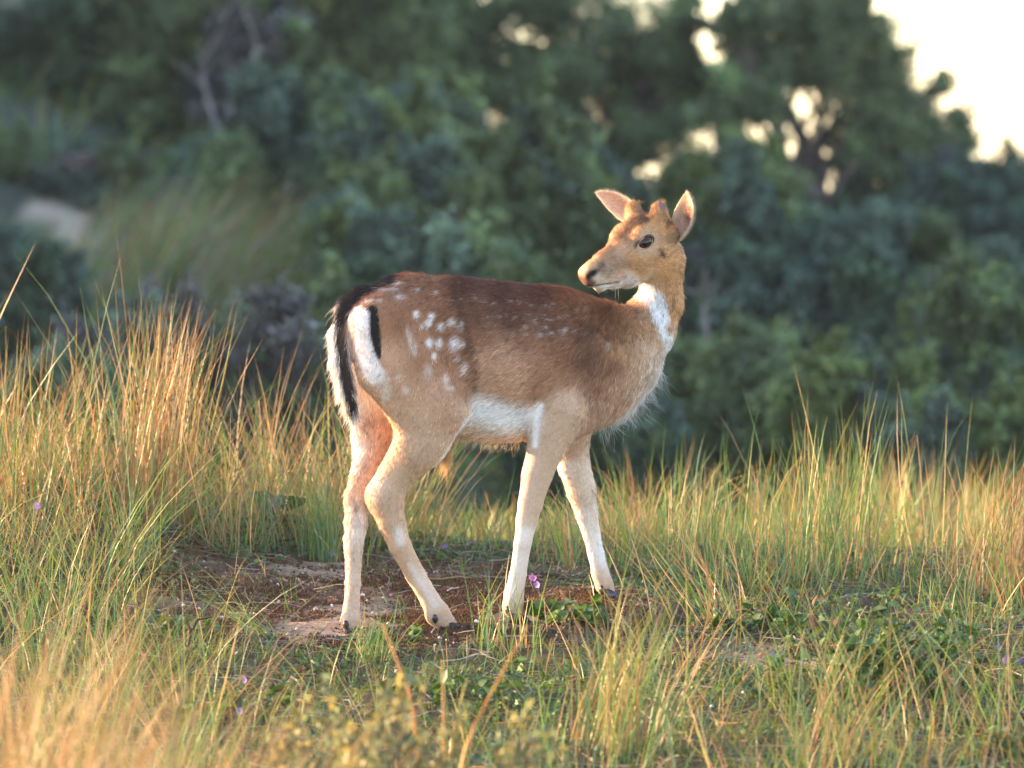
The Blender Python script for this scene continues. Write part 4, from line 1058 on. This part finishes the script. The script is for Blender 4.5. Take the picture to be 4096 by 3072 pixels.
if ONLY == '' or 'back' in ONLY:
    shrub('evergreen_bush', 'dark green bush filling the top left corner', 'bush', blob(220, 250, 330, 300, 14, 150, [DEEP, DEEP, OLIVE]) + [(300, -60, 150), (700, -60, 150)], 23, DEEP, 1.1)
    shrub('evergreen_bush', 'low dark bush above the pale sand scar at the left', 'bush', blob(400, 600, 380, 130, 12, 120, [DEEP, BLUE, DUSK]), 22.5, DEEP, 1.0)
    shrub('leafy_bush', 'loose olive bush at the top edge beside the bare grey stems', 'bush', blob(820, 150, 330, 200, 11, 130, [OLIVE, FRESH, DUSK]), 22, OLIVE, .8)
    shrub('leafy_bush', 'olive green bush with yellowish sprays upper centre left', 'bush', blob(1330, 170, 300, 210, 12, 140, [OLIVE, YEL, FRESH]) + [(1100, -60, 130), (1300, -80, 130), (1520, -70, 130), (1700, -80, 120)], 23, OLIVE, .85)
    shrub('leafy_bush', 'mid green bush with a pale stem above the rump', 'bush', blob(1150, 560, 320, 190, 12, 130, [OLIVE, BLUE, DEEP]), 19.5, OLIVE, .9)
    shrub('leafy_bush', 'bluish green bush right behind the middle of the back', 'bush', blob(1650, 850, 330, 230, 14, 130, [BLUE, OLIVE, FRESH]), 16.5, BLUE, .9)
    shrub('leafy_bush', 'broad mid green bush between the rump and the head, upper row', 'bush', blob(1700, 520, 330, 190, 13, 130, [OLIVE, FRESH, BLUE]), 18, OLIVE, .95)
    shrub('leafy_bush', 'fresh green bush left of the raised ears', 'bush', blob(2180, 700, 290, 200, 12, 125, [FRESH, OLIVE, BLUE]), 17, FRESH, .95)
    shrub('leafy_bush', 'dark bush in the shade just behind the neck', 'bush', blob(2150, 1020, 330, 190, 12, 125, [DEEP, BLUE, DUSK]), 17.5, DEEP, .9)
    shrub('thorn_tree', 'small tree with sky glinting through its crown upper centre', 'tree', [(1750, 60, 150), (1880, 40, 120), (1990, 60, 70), (2100, 330, 110), (2230, 60, 150), (2080, 230, 70), (1960, 230, 80), (2780, 260, 80), (2760, 20, 60), (2700, 250, 110), (2800, 420, 110), (2350, 200, 180), (1800, 250, 150), (2250, 330, 170), (2000, 400, 170), (2480, 100, 170), (2620, 200, 160), (2520, 350, 180), (2700, 380, 130), (2300, 480, 170), (2640, 520, 150), (1900, 330, 120), (2720, 90, 90), (2120, 30, 90)], 25, OLIVE, .75, .04, 'small trees against the sky', 2450, 1.0, .07, .12)
    shrub('thorn_tree', 'larger rounded tree against the white sky at the upper right', 'tree', [(3020, 60, 130), (3180, 60, 200), (3350, 120, 190), (3100, 240, 160), (3280, 320, 190), (3460, 300, 180), (3620, 400, 150), (3500, 480, 190), (3700, 520, 140), (3020, 400, 130), (2900, 470, 110), (3640, 610, 170), (3480, 640, 150), (3780, 620, 110), (3380, 20, 110), (2950, 330, 90), (2940, 90, 70), (2960, 210, 80), (3420, 760, 110), (3620, 760, 120), (3560, 220, 70), (3760, 330, 40), (3850, 560, 60)], 24, OLIVE, .9, .038, 'small trees against the sky', 3250, .9, .09, .08)
    shrub('thorn_bush', 'dusky bush running down to the right edge under the sky', 'bush', blob(3900, 830, 230, 130, 10, 110, [DUSK, DEEP, BLUE]) + [(4040, 740, 100), (3800, 760, 100), (4150, 800, 120)], 21, DEEP, .95)
    shrub('thorn_bush', 'twiggy bush with sky specks below the larger tree', 'bush', blob(3200, 930, 330, 110, 9, 105, [DEEP, OLIVE, DUSK]), 22, DEEP, .7, gaps=.25)
    shrub('leafy_bush', 'soft green bush just right of the near ear', 'bush', blob(2900, 800, 180, 170, 9, 120, [OLIVE, FRESH, BLUE]), 18, OLIVE, .9)
    shrub('leafy_bush', 'green bush in the second row behind the neck, right side', 'bush', blob(3500, 1080, 300, 170, 12, 120, [OLIVE, BLUE, DEEP]), 17, OLIVE, .95)
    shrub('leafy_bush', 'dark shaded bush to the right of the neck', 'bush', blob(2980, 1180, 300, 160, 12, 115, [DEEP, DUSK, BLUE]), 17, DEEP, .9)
    shrub('leafy_bush', 'tall green bush at the right edge', 'bush', blob(3950, 1330, 220, 260, 13, 125, [OLIVE, FRESH, BLUE]), 13.5, OLIVE, 1.0, .032)
    shrub('leafy_bush', 'rounded light green bush beside the breast', 'bush', blob(2880, 1560, 260, 190, 13, 115, [FRESH, OLIVE, BLUE]), 12.5, FRESH, 1.0, .030)
    shrub('leafy_bush', 'wide light green bush in the gap right of the breast', 'bush', blob(3380, 1640, 320, 190, 15, 115, [FRESH, OLIVE, BLUE]), 11.5, FRESH, 1.0, .028)
    shrub('leafy_bush', 'low bluish bush at the right behind the grass tips', 'bush', blob(3850, 1820, 330, 190, 14, 120, [BLUE, OLIVE, FRESH]), 10.5, BLUE, 1.0, .028)
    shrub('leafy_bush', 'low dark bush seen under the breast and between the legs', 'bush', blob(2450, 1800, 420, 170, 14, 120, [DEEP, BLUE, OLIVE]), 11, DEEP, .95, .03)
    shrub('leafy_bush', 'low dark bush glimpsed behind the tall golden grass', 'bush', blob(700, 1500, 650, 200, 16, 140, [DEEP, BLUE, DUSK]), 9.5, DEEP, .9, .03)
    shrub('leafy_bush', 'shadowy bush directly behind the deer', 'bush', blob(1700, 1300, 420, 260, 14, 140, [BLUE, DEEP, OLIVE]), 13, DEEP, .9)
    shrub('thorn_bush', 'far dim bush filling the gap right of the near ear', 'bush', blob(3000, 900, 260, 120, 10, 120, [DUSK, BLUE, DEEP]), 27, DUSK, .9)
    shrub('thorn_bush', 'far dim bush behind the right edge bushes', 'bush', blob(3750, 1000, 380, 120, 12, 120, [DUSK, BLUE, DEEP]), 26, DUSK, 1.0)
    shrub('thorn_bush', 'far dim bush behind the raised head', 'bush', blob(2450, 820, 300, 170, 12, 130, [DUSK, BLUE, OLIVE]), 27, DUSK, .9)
    shrub('leafy_bush', 'dim bush on the slope just right of the pale sand scar', 'bush', blob(830, 760, 300, 130, 11, 110, [BLUE, OLIVE, DEEP]), 21.5, BLUE, .9)
    shrub('leafy_bush', 'dim green bush high on the slope over the rump', 'bush', blob(1450, 420, 420, 200, 14, 140, [OLIVE, BLUE, DEEP]), 24, OLIVE, .9)
    shrub('leafy_bush', 'dim scrub just above the pale sand scar', 'bush', blob(180, 690, 330, 80, 12, 95, [BLUE, DEEP, OLIVE]), 20.2, BLUE, .9, .034)
    shrub('leafy_bush', 'small dim bush under the pale sand scar at the left edge', 'bush', blob(60, 1080, 200, 90, 8, 80, [DEEP, BLUE]), 16.5, DEEP, .9, .034)
    # the scrub goes on to both sides beyond the view
    LV, LQ, LC, n0 = [], [], [], 0
    for k in range(120):
        sx = 1 if rng.random() < .6 else -1
        yy = rng.uniform(11, 30); xx = sx * (yy + CAM_D) * rng.uniform(.105, .30); zz = float(ground_z(xx, yy)); r = rng.uniform(.4, .8)
        p = np.array([xx, yy, zz + rng.uniform(.1, 1.5 if sx > 0 else 1.0)]); n = 520
        sc = p + nrm(rng.normal(0, 1, (9, 3))) * r * rng.uniform(.2, 1.1, (9, 1)); i = rng.integers(0, 9, n)
        C = sc[i] + rng.normal(0, .3 * r, (n, 3)); V, Q = leaves_np(C, np.full(n, .07)); LV.append(V); LQ.append(Q + n0); n0 += len(V)
        cl = np.array([OLIVE, DEEP, BLUE, FRESH][rng.integers(4)]); LC.append(np.repeat(cl[None] * np.exp(rng.normal(0, .25, (n, 1))), 4, 0))
    tag(link('scrub_mass', mesh_np('scrub_mass', np.concatenate(LV), np.concatenate(LQ), np.concatenate(LC), smooth=False), None, m_leaf), 'mass of scrub running on beyond both sides of the view', 'scrub', kind='stuff')
    # bare stems
    def bare_shrub(label, stems, y, r, mat, group='bare stems on the dune'):
        b = at(stems[0][0][0], stems[0][0][1], y); b = np.array([b[0], y, float(ground_z(b[0], y))])
        root = empty('bare_shrub', b); tag(root, label, 'dead shrub', group)
        for st in stems:
            T = Tubes(); p = np.array([at(q[0], q[1], y + .25 * math.sin(k)) for k, q in enumerate(st)])
            if st is stems[0]: p = np.concatenate([[b], p])
            tt = np.linspace(0, len(p) - 1, 4 * len(p)); pp = np.stack([np.interp(tt, np.arange(len(p)), p[:, j]) for j in range(3)], 1)
            T.add(pp, np.linspace(r, r * .35, len(pp)), 6)
            for _ in range(4):
                k = rng.integers(3, len(pp) - 1); e = pp[k] + nrm(rng.normal(0, 1, 3) + np.array([0, 0, .8])) * rng.uniform(.15, .45)
                T.add(*limb(pp[k], e, r * .35, r * .08), n=4)
            T.build('branch', root, mat, b)
    bare_shrub('bare greyish stems rising through the bushes at upper left', [[(870, 520), (830, 400), (800, 260), (880, 120), (960, -60)], [(900, 480), (1000, 330), (1030, 180), (960, 0)]], 20.5, .020, m_bark2)
    bare_shrub('leaning brown dead branch above the rump', [[(1120, 560), (1060, 470), (1000, 350), (960, 240)]], 20.5, .026, m_bark)
    bare_shrub('grey upright stem close behind the neck', [[(2825, 1480), (2828, 1350), (2815, 1220), (2820, 1080)]], 14.0, .022, m_bark2)
    bare_shrub('dark forked limb under the larger tree', [[(3250, 1000), (3230, 900), (3330, 770), (3440, 640)], [(3240, 860), (3080, 790), (2980, 800)], [(3290, 800), (3180, 700), (3140, 600)]], 23.0, .055, m_bark)
    # undergrowth on the slope
    S = Sward()
    x, y = scatter(9000, -6, 6, 8, 32, lambda x, y: (np.hypot((x + 2.52), (y - 19.2) * .5) > .5) * 1.0); n = len(x)
    S.add(x, y, rng.uniform(.12, .45, n), rng.uniform(.2, .8, n), rng.normal(0.2, 1.2, n), rng.uniform(.010, .022, n), .08, droop=.6, K=4, grey=.10)
    tag(S.build('undergrowth'), 'dim undergrowth of grass and herbs on the wooded dune', 'undergrowth', kind='stuff')
    # blurred tussocks on the slope
    for lab, px, py, hgt, n, ln, sp in [('pale blurred tussock streaming right, left of the rump', 900, 1230, .75, 520, (.35, .9), .28), ('tall wispy blurred tussock leaning right above the golden grass', 620, 1120, .55, 420, (.4, 1.0), .24), ('greenish blurred tussock just left of the tail', 1270, 1270, .75, 420, (.15, .6), .22), ('dim low tussock at the left edge behind the golden grass', 120, 1150, .40, 260, (.2, .8), .25)]:
        g = hit(px, py, 8.0)
        S = Sward()
        x = g[0] + rng.normal(0, sp, n); y = g[1] + rng.normal(0, sp, n)
        S.add(x, y, hgt * rng.uniform(.5, 1.05, n), rng.uniform(*ln, n), rng.normal(0, .6, n), rng.uniform(.006, .013, n), .15, droop=.5, grey=.3, tint=(1.5, 1.4, 1.3))
        tag(S.build('grass_tussock', g), lab, 'tussock', 'blurred tussocks on the slope')

# ------------------------------------------------------------------ evening haze
if ONLY == '' or 'back' in ONLY:
    x0, x1, y0, y1, z0, z1 = -300., 300., -100., 380., float(V_GROUND_MIN) - 1.0, float(V_GROUND_MAX) + 1.5
    hv = np.array([(x, y, z) for x in (x0, x1) for y in (y0, y1) for z in (z0, z1)])
    hf = np.array([(0, 1, 3, 2), (4, 6, 7, 5), (0, 4, 5, 1), (2, 3, 7, 6), (0, 2, 6, 4), (1, 5, 7, 3)])
    m_haze = bpy.data.materials.new('evening_haze'); m_haze.use_nodes = True
    m_haze.node_tree.nodes.remove(m_haze.node_tree.nodes['Principled BSDF'])
    pv = m_haze.node_tree.nodes.new('ShaderNodeVolumePrincipled')
    pv.inputs['Color'].default_value = (0.70, 0.86, 1.0, 1); pv.inputs['Density'].default_value = 0.00034; pv.inputs['Anisotropy'].default_value = 0.2
    m_haze.node_tree.links.new(pv.outputs[0], m_haze.node_tree.nodes['Material Output'].inputs['Volume'])
    tag(link('haze', mesh_np('haze', hv, hf, smooth=False), None, m_haze), 'thin bluish evening haze over the dunes', 'haze', kind='stuff')
# ------------------------------------------------------------------ single plants and small things near the deer
def leaf_mesh(name, kind):
    """folded blade with a midrib; outline by kind, unit length along +x"""
    n = 7 if kind != 'round' else 8
    t = np.linspace(0, 1, n)
    if kind == 'ovate': w = .36 * np.sin(math.pi * t ** .8) ** .8
    elif kind == 'round': w = .50 * np.sqrt(np.clip(1 - (2 * t - 1) ** 2, 0, 1))
    else: w = .18 * np.sin(math.pi * t ** .9) ** .8
    if kind == 'ovate': w = w * (1 + .16 * (np.arange(n) % 2))
    mid = np.stack([t, 0 * t, -.12 * t * t - .02], 1)
    l = np.stack([t - .02, w, -.12 * t * t + .32 * w], 1); r = np.stack([t - .02, -w, -.12 * t * t + .32 * w], 1)
    V = np.concatenate([l, mid, r]); I = np.arange(3 * n).reshape(3, n)
    Q = np.concatenate([np.stack([I[k, :-1], I[k + 1, :-1], I[k + 1, 1:], I[k, 1:]], 1) for k in (0, 1)])
    return mesh_np(name, V, Q)
def leaf_mat(name, c):
    return material(name, col=c, rough=0.42, spec=0.4, trans=0.28, tcol=(1.1, 1.1, .5), noise=(3, .25))
LM = {k: leaf_mat('leaf_' + k, c) for k, c in dict(dark=(.055, .105, .032), mid=(.080, .150, .040), fresh=(.110, .190, .048), purple=(.085, .050, .042), grey=(.085, .115, .070), russet=(.12, .06, .025)).items()}
LMESH = {}
def leaf_data(kind, colour):
    k = (kind, colour)
    if k not in LMESH:
        me = leaf_mesh('leaf_' + kind + '_' + colour, kind); me.materials.append(LM[colour]); LMESH[k] = me
    return LMESH[k]
m_stem = material('stem_green', col=(.07, .085, .03), rough=.6, noise=(30, .3))
m_twig = material('twig_brown', col=(.085, .060, .042), rough=.85, spec=.15, noise=(30, .35))
m_dark = material('twig_black', col=(.030, .024, .022), rough=.85, spec=.15)
def herb(name, label, px, py, wide, tall, n, size, kind, colours, cat='plant', group='leafy plants near the deer', y=None, top_purple=0, deep=.6):
    c = hit(px, py) if y is None else np.array([at(px, py, y)[0], y, 0])
    c[2] = float(ground_z(c[0], c[1]))
    root = empty(name, c); tag(root, label, cat, group)
    T = Tubes(); ns = max(3, n // 6); tips = []
    for s in range(ns):
        a = rng.uniform(0, 6.28); q = math.sqrt(rng.random()) * wide
        ex, ey = c[0] + q * math.cos(a), c[1] + q * math.sin(a) * deep
        hgt = tall * rng.uniform(.5, 1) * (1 - .45 * (q / wide) ** 2)
        bx, by = c[0] + .5 * (ex - c[0]), c[1] + .5 * (ey - c[1])
        e = np.array([ex, ey, float(ground_z(ex, ey)) + hgt]); b = np.array([bx, by, float(ground_z(bx, by)) - .004])
        p, r = limb(b, e, .0022, .0010, sag=.12, k=7, jit=.05); T.add(p, r, 5); tips.append(p)
    T.build('stem', root, m_stem, c)['kind'] = 'stuff'
    for i in range(n):
        p = tips[i % ns]; k = rng.integers(2, 7); pos = p[k]
        if i < ns: pos = p[6]
        yaw = rng.uniform(0, 6.28); pit = rng.normal(-.15, .45); rol = rng.normal(0, .45)
        col = colours[rng.integers(len(colours))]
        if top_purple and pos[2] - c[2] > tall * .62 and rng.random() < top_purple: col = 'purple'
        o = bpy.data.objects.new('leaf', leaf_data(kind, col)); COL.objects.link(o); o.parent = root
        s_ = size * rng.uniform(.65, 1.25)
        o.matrix_local = Matrix.Translation(Vector(pos - c)) @ Matrix.Rotation(yaw, 4, 'Z') @ Matrix.Rotation(pit, 4, 'Y') @ Matrix.Rotation(rol, 4, 'X') @ Matrix.Scale(s_, 4)
    return root
if ONLY == '' or 'near' in ONLY:
    herb('bramble_bush', 'dark leafy bramble with purplish top leaves at lower right', 3540, 2760, .22, .24, 300, .029, 'ovate', ['dark', 'mid', 'mid'], 'plant', top_purple=.45, deep=.45)
    herb('bramble_bush', 'low dark bramble shoot left of the purplish bramble', 3230, 2830, .17, .12, 170, .027, 'ovate', ['dark', 'mid'])
    herb('bramble_bush', 'denser dark bramble foliage right below the purplish top leaves', 3640, 2800, .20, .17, 260, .027, 'ovate', ['dark', 'mid'], 'plant', deep=.5)
    herb('creeping_plant', 'round leaved creeper on the bare ground at right', 3010, 2520, .17, .045, 80, .030, 'round', ['dark', 'mid', 'mid'])
    herb('creeping_plant', 'small creeper with reddish tips beside the round leaved one', 3150, 2440, .09, .075, 30, .030, 'ovate', ['russet', 'mid', 'dark'])
    herb('nettle_plant', 'fresh green toothed plant between the two forefeet', 2290, 2500, .135, .070, 95, .034, 'ovate', ['fresh', 'mid', 'mid'])
    herb('seedling_plant', 'bright seedlings between the hind feet', 1570, 2590, .075, .045, 44, .022, 'ovate', ['fresh', 'fresh', 'mid'])
    herb('round_leaf_plant', 'large round leaves behind the far hind leg', 1130, 2150, .15, .085, 22, .058, 'round', ['mid', 'dark', 'grey'])
    herb('leafy_herb', 'lobed green herb left of the sand', 760, 2560, .13, .055, 52, .032, 'ovate', ['mid', 'fresh', 'grey'])
    herb('leafy_herb', 'dark green herb low in front of the hind feet', 1800, 2800, .22, .05, 90, .030, 'ovate', ['dark', 'mid'])
    herb('leafy_herb', 'dark herb patch at lower left centre', 880, 2880, .18, .06, 70, .034, 'ovate', ['dark', 'mid'])
    herb('leafy_herb', 'small green herb behind the far forefoot', 2620, 2330, .10, .05, 34, .030, 'ovate', ['mid', 'dark'])
    herb('leafy_herb', 'low green herb at the far right bottom corner', 3950, 3000, .13, .05, 44, .034, 'ovate', ['mid', 'dark'])
    herb('leafy_herb', 'weedy green shoots right behind the bare patch', 1500, 2180, .18, .05, 50, .026, 'ovate', ['mid', 'fresh', 'grey'])
    herb('leafy_herb', 'green herb cushion in front right of the forefoot', 2330, 2700, .2, .04, 70, .028, 'ovate', ['mid', 'dark', 'fresh'])
    # violet flowers
    m_pet = material('petal_violet', col=(.27, .17, .45), rough=.55, trans=.25, noise=(60, .25)); m_mag = material('petal_magenta', col=(.45, .17, .46), rough=.55, trans=.25)
    def petals(scale):
        V, Q = [], []
        for k, (a, l) in enumerate([(90, 1), (25, .9), (155, .9), (230, .8), (310, .8)]):
            a = R(a + rng.uniform(-10, 10)); d = np.array([math.cos(a), 0, math.sin(a)]); p = np.array([-math.sin(a), 0, math.cos(a)]); o = np.array([0, -1., 0])
            b = len(V)
            for t, w in ((.05, .10), (.45, .34), (.80, .38), (1.0, .16)):
                for s in (-1, 0, 1): V.append(l * t * d + s * w * p + o * (.25 * t * t + .10 * abs(s)))
            for j in range(3):
                for s in (0, 1): Q.append([b + 3 * j + s, b + 3 * j + s + 1, b + 3 * j + s + 4, b + 3 * j + s + 3])
        return np.array(V) * scale, np.array(Q)
    def flower(label, px, py, y, size, mat=m_pet):
        c = at(px, py, y); g = np.array([c[0] + .006, y + .004, float(ground_z(c[0], y))])
        root = empty('violet_flower', g); tag(root, label, 'flower', 'small violet flowers in the turf')
        V, Q = petals(size)
        rz = Matrix.Rotation(rng.uniform(-.7, .7), 3, 'Z'); V = V @ np.array(rz).T
        link('blossom', mesh_np('blossom', V + c - g, Q), root, mat)
        T = Tubes(); T.add(*limb(g, c + np.array([0, .003, 0]), .0011, .0008, k=6, jit=.06), n=5); T.build('stem', root, m_stem, g)
    gy = lambda px, py: hit(px, py)[1]
    flower('magenta flower beside the near forefoot, upper of a pair', 2132, 2312, .03, .0105, m_mag)
    flower('violet flower beside the near forefoot, lower of a pair', 2150, 2340, .02, .0105)
    flower('violet flower seen between hind and forelegs', 1777, 2187, gy(1777, 2215), .0085)
    flower('pale violet flower left of the far hind leg, upper', 1332, 2166, gy(1332, 2200), .008)
    flower('pale violet flower left of the far hind leg, lower', 1328, 2216, gy(1328, 2245), .0085)
    flower('violet flower in the grass below the bare patch', 980, 2720, -.95, .0095)
    flower('violet flower lowest in the foreground turf', 960, 2845, -1.35, .009)
    flower('violet flower low in the left grass', 148, 2024, .4, .010)
    flower('violet flower at the right edge, larger of a pair', 4020, 2640, -.55, .012)
    flower('violet flower at the right edge, cut by the frame', 4078, 2650, -.55, .011)
    flower('small pale violet flower up the right edge', 3995, 2590, -.4, .008)
    # white snail shells
    m_shell = material('shell_white', col=(.78, .76, .72), rough=.4, spec=.4, noise=(120, .12))
    def shell(px, py, r, label):
        c = hit(px, py); V, Q = [], []
        nt_, nc = 30, 9
        for i in range(nt_):
            th = i / (nt_ - 1) * 5.2 * math.pi; k = math.exp(-.14 * (5.2 * math.pi - th)); R0 = r * .55 * k; rr = r * .52 * k
            for j in range(nc):
                a = j / nc * 2 * math.pi
                V.append(((R0 + rr * math.cos(a)) * math.cos(th), (R0 + rr * math.cos(a)) * math.sin(th), rr * math.sin(a) + r * .9 * (1 - k)))
        I = np.arange(nt_ * nc).reshape(nt_, nc)
        Q = np.stack([I[:-1], np.roll(I[:-1], -1, 1), np.roll(I[1:], -1, 1), I[1:]], -1).reshape(-1, 4)
        o = link('snail_shell', mesh_np('snail_shell', np.array(V), Q), None, m_shell)
        o.location = c + np.array([0, 0, r * .42]); o.rotation_euler = (rng.uniform(-1, 1), rng.uniform(-1, 1), rng.uniform(0, 6))
        tag(o, label, 'snail shell', 'white snail shells on the sand')
    for px, py, r, lab in [(1110, 2346, .0048, 'white snail shell on moss near the centre of the bare patch'), (1325, 2430, .0055, 'white snail shell on sand just left of the far hind foot'), (887, 2474, .0048, 'white snail shell at the lower left of the bare patch'), (950, 2622, .0075, 'largest white shell piece in the turf below the bare patch'), (893, 2606, .0058, 'white shell piece beside the largest one'), (1470, 2410, .005, 'white snail shell just right of the far hind leg'), (478, 2337, .0075, 'white snail shell at the far left of the bare patch'), (1450, 2388, .0065, 'white shell fragment behind the far hind leg'),
                           (1757, 2558, .006, 'white snail shell right below the near hind hoof'), (1785, 2566, .005, 'small white shell beside the one below the near hind hoof'), (1905, 2495, .007, 'white shell fragment between near hind and near forefoot'), (2975, 2775, .006, 'white snail shell on the bare ground at right, upper'), (2848, 2835, .006, 'white snail shell on the bare ground at right, lower')]:
        shell(px, py, r, lab)
    # dead twigs
    def twig(label, pls, y, r, mat):
        b = at(*pls[0][0], y); root = empty('dead_twig', (b[0], y, float(ground_z(b[0], y)))); tag(root, label, 'twig')
        for pl in pls:
            T = Tubes(); p = np.array([at(q[0], q[1], y + .02 * k) for k, q in enumerate(pl)])
            if pl is pls[0]: p[0] = (p[0][0], y, float(ground_z(p[0][0], y)) - .01)
            tt = np.linspace(0, len(p) - 1, 3 * len(p)); pp = np.stack([np.interp(tt, np.arange(len(p)), p[:, j]) for j in range(3)], 1) + rng.normal(0, .0012, (3 * len(p), 3))
            T.add(pp, np.linspace(r, r * .4, len(pp)), 6); T.build('branch', root, mat, np.array(root.location))
    twig('dark bare twig standing in the grass left of the hind feet', [[(735, 2800), (742, 2640), (762, 2530), (790, 2480), (845, 2465)], [(765, 2530), (740, 2470)], [(742, 2700), (840, 2700)]], -.75, .0045, m_dark)
    twig('short dark twig lying under the near hind foot', [[(1640, 2600), (1620, 2555), (1600, 2535)]], -.3, .004, m_dark)
    # blurred low shrub at the front
    def front_shrub(label, px, top, wide, y, n):
        c = at(px, 3000, y); b = np.array([c[0], y, float(ground_z(c[0], y))]); tz = at(px, top, y)[2]
        root = empty('creeping_willow', b); tag(root, label, 'shrub', 'low shrubs at the front edge')
        T = Tubes(); LV = []
        W = wide / FPX * (y + CAM_D)
        for s in range(n):
            a = rng.uniform(-1, 1); e = np.array([b[0] + a * W, y + rng.uniform(-.15, .15), b[2] + (tz - b[2]) * rng.uniform(.62, 1.0) * (1 - .30 * a * a)])
            p, r = limb(b + np.array([a * W * .35, 0, 0]), e, .0035, .0012, k=9, jit=.05); T.add(p, r, 5)
            for k in range(3, 9):
                for _ in range(4):
                    q = p[k] + rng.normal(0, .010, 3); LV.append(q)
                if k > 4 and rng.random() < .6:
                    e2 = p[k] + nrm(rng.normal(0, 1, 3) + np.array([0, 0, .8])) * rng.uniform(.03, .07); T.add(*limb(p[k], e2, .0015, .0007, k=4), n=4)
                    for _ in range(8): LV.append(p[k] + (e2 - p[k]) * rng.uniform(.4, 1.1) + rng.normal(0, .006, 3))
        C = np.array(LV); V, Q = leaves_np(C, np.full(len(C), .022))
        cc = np.where((rng.random(len(C)) < .5)[:, None], np.array([.25, .22, .09]), np.array([.15, .19, .10])) * np.exp(rng.normal(0, .25, (len(C), 1)))
        f = link('foliage', mesh_np('foliage', V - b, Q, np.repeat(cc, 4, 0), smooth=False), root, m_leaf); f['kind'] = 'stuff'
        T.build('stems', root, m_twig, b)['kind'] = 'stuff'
    front_shrub('blurred yellowish shrub in front at bottom centre left', 1600, 2590, 260, -3.2, 26)
    front_shrub('blurred olive shrub at the bottom edge, left of the yellowish one', 1230, 2720, 190, -3.0, 16)
    front_shrub('faint blurred twigs at the bottom edge right of centre', 2060, 2780, 140, -3.3, 9)
    # single blurred stalks
    def stalk(label, p0, p1, y, w, c):
        a, e = at(*p0, y), at(*p1, y + .05); b = np.array([a[0] - (e[0] - a[0]) * .6, y, 0]); b[2] = float(ground_z(b[0], y))
        t = np.linspace(0, 1, 9)[:, None]; p = np.where(t < .4, b + (a - b) * t / .4, a + (e - a) * (t - .4) / .6)
        V, Q = tube_np(p, np.linspace(w, w * .3, 9), 5)
        o = link('dry_grass_stalk', mesh_np('dry_grass_stalk', V - b, Q, np.tile(c, (len(V), 1))), None, m_grass); o.location = b
        tag(o, label, 'grass stalk', 'single dry stalks at the front')
    stalk('orange blurred stalk leaning right in front of the forefeet', (1870, 2951), (2105, 2510), -2.9, .0042, (.50, .27, .07))
    stalk('orange blurred stalk leaning left in front of the near hind foot', (1650, 2800), (1532, 2500), -2.9, .0040, (.46, .24, .07))
    stalk('thin upright orange stalk at bottom centre', (1775, 2900), (1768, 2640), -2.6, .0032, (.42, .24, .07))
    stalk('short yellowish stalk at bottom centre', (1815, 2900), (1868, 2715), -2.6, .0034, (.40, .33, .08))
    # tussocks one can tell apart
    def tussock(label, px, py, n, h, lean, az, spread_az, straw, sp=.025, wd=(.002, .0038), droop=.2, grey=0):
        g = hit(px, py); S = Sward()
        x = g[0] + rng.normal(0, sp, n); y = g[1] + rng.normal(0, sp, n)
        S.add(x, y, rng.uniform(*h, n), rng.uniform(*lean, n), rng.normal(az, spread_az, n), rng.uniform(*wd, n), straw, droop=droop, grey=grey)
        tag(S.build('grass_tussock', g), label, 'tussock', 'grass tussocks around the deer')
    tussock('flattened fan of green blades lying across the sand to the left', 1060, 2560, 26, (.08, .20), (1.0, 2.4), math.pi - .3, .45, .05, .02, (.0024, .004), .2)
    tussock('upright blue green tuft behind the far hind leg', 1290, 2240, 90, (.14, .30), (.05, .35), math.pi * .8, 1.2, .02, .022, (.002, .0036))
    tussock('straw coloured fan leaning left, right of the far forefoot', 2850, 2500, 64, (.14, .34), (.2, .9), math.pi - .2, .8, .5, .04)
    tussock('big straw and green tussock at bottom right of centre', 2480, 3000, 150, (.20, .42), (.05, .60), .2, 1.2, .40, .05)
    tussock('loose straw tussock at the bottom edge right', 3330, 3030, 90, (.16, .36), (.1, .8), .6, 1.5, .40, .06)
    tussock('golden tuft standing at the right edge', 4010, 2380, 150, (.20, .42), (.05, .4), .4, 1.0, .8, .06)
    tussock('spray of long green blades slanting right at the left of the sand', 470, 2330, 26, (.22, .40), (.4, 1.1), .25, .6, .1, .02, (.0022, .0038), .15)
    tussock('dense golden clump highest on the left mound', 640, 2060, 200, (.36, .62), (.03, .30), .4, 1.2, .80, .05, (.002, .004), .12)
    tussock('sparse tuft of tall green blades at mid right', 3250, 2330, 80, (.24, .44), (.03, .30), .5, 1.4, .25, .05)
    tussock('thin tuft rising between the forelegs', 2260, 2260, 46, (.10, .26), (.1, .5), 2.5, 1.2, .3, .03)
    tussock('short green tuft in front of the far hind hoof', 1480, 2640, 60, (.05, .16), (.2, .7), 1.0, 1.5, .15, .03)
    tussock('sparse upright blades before the near forefoot', 2010, 2600, 40, (.10, .24), (.05, .35), .8, 1.6, .3, .04)
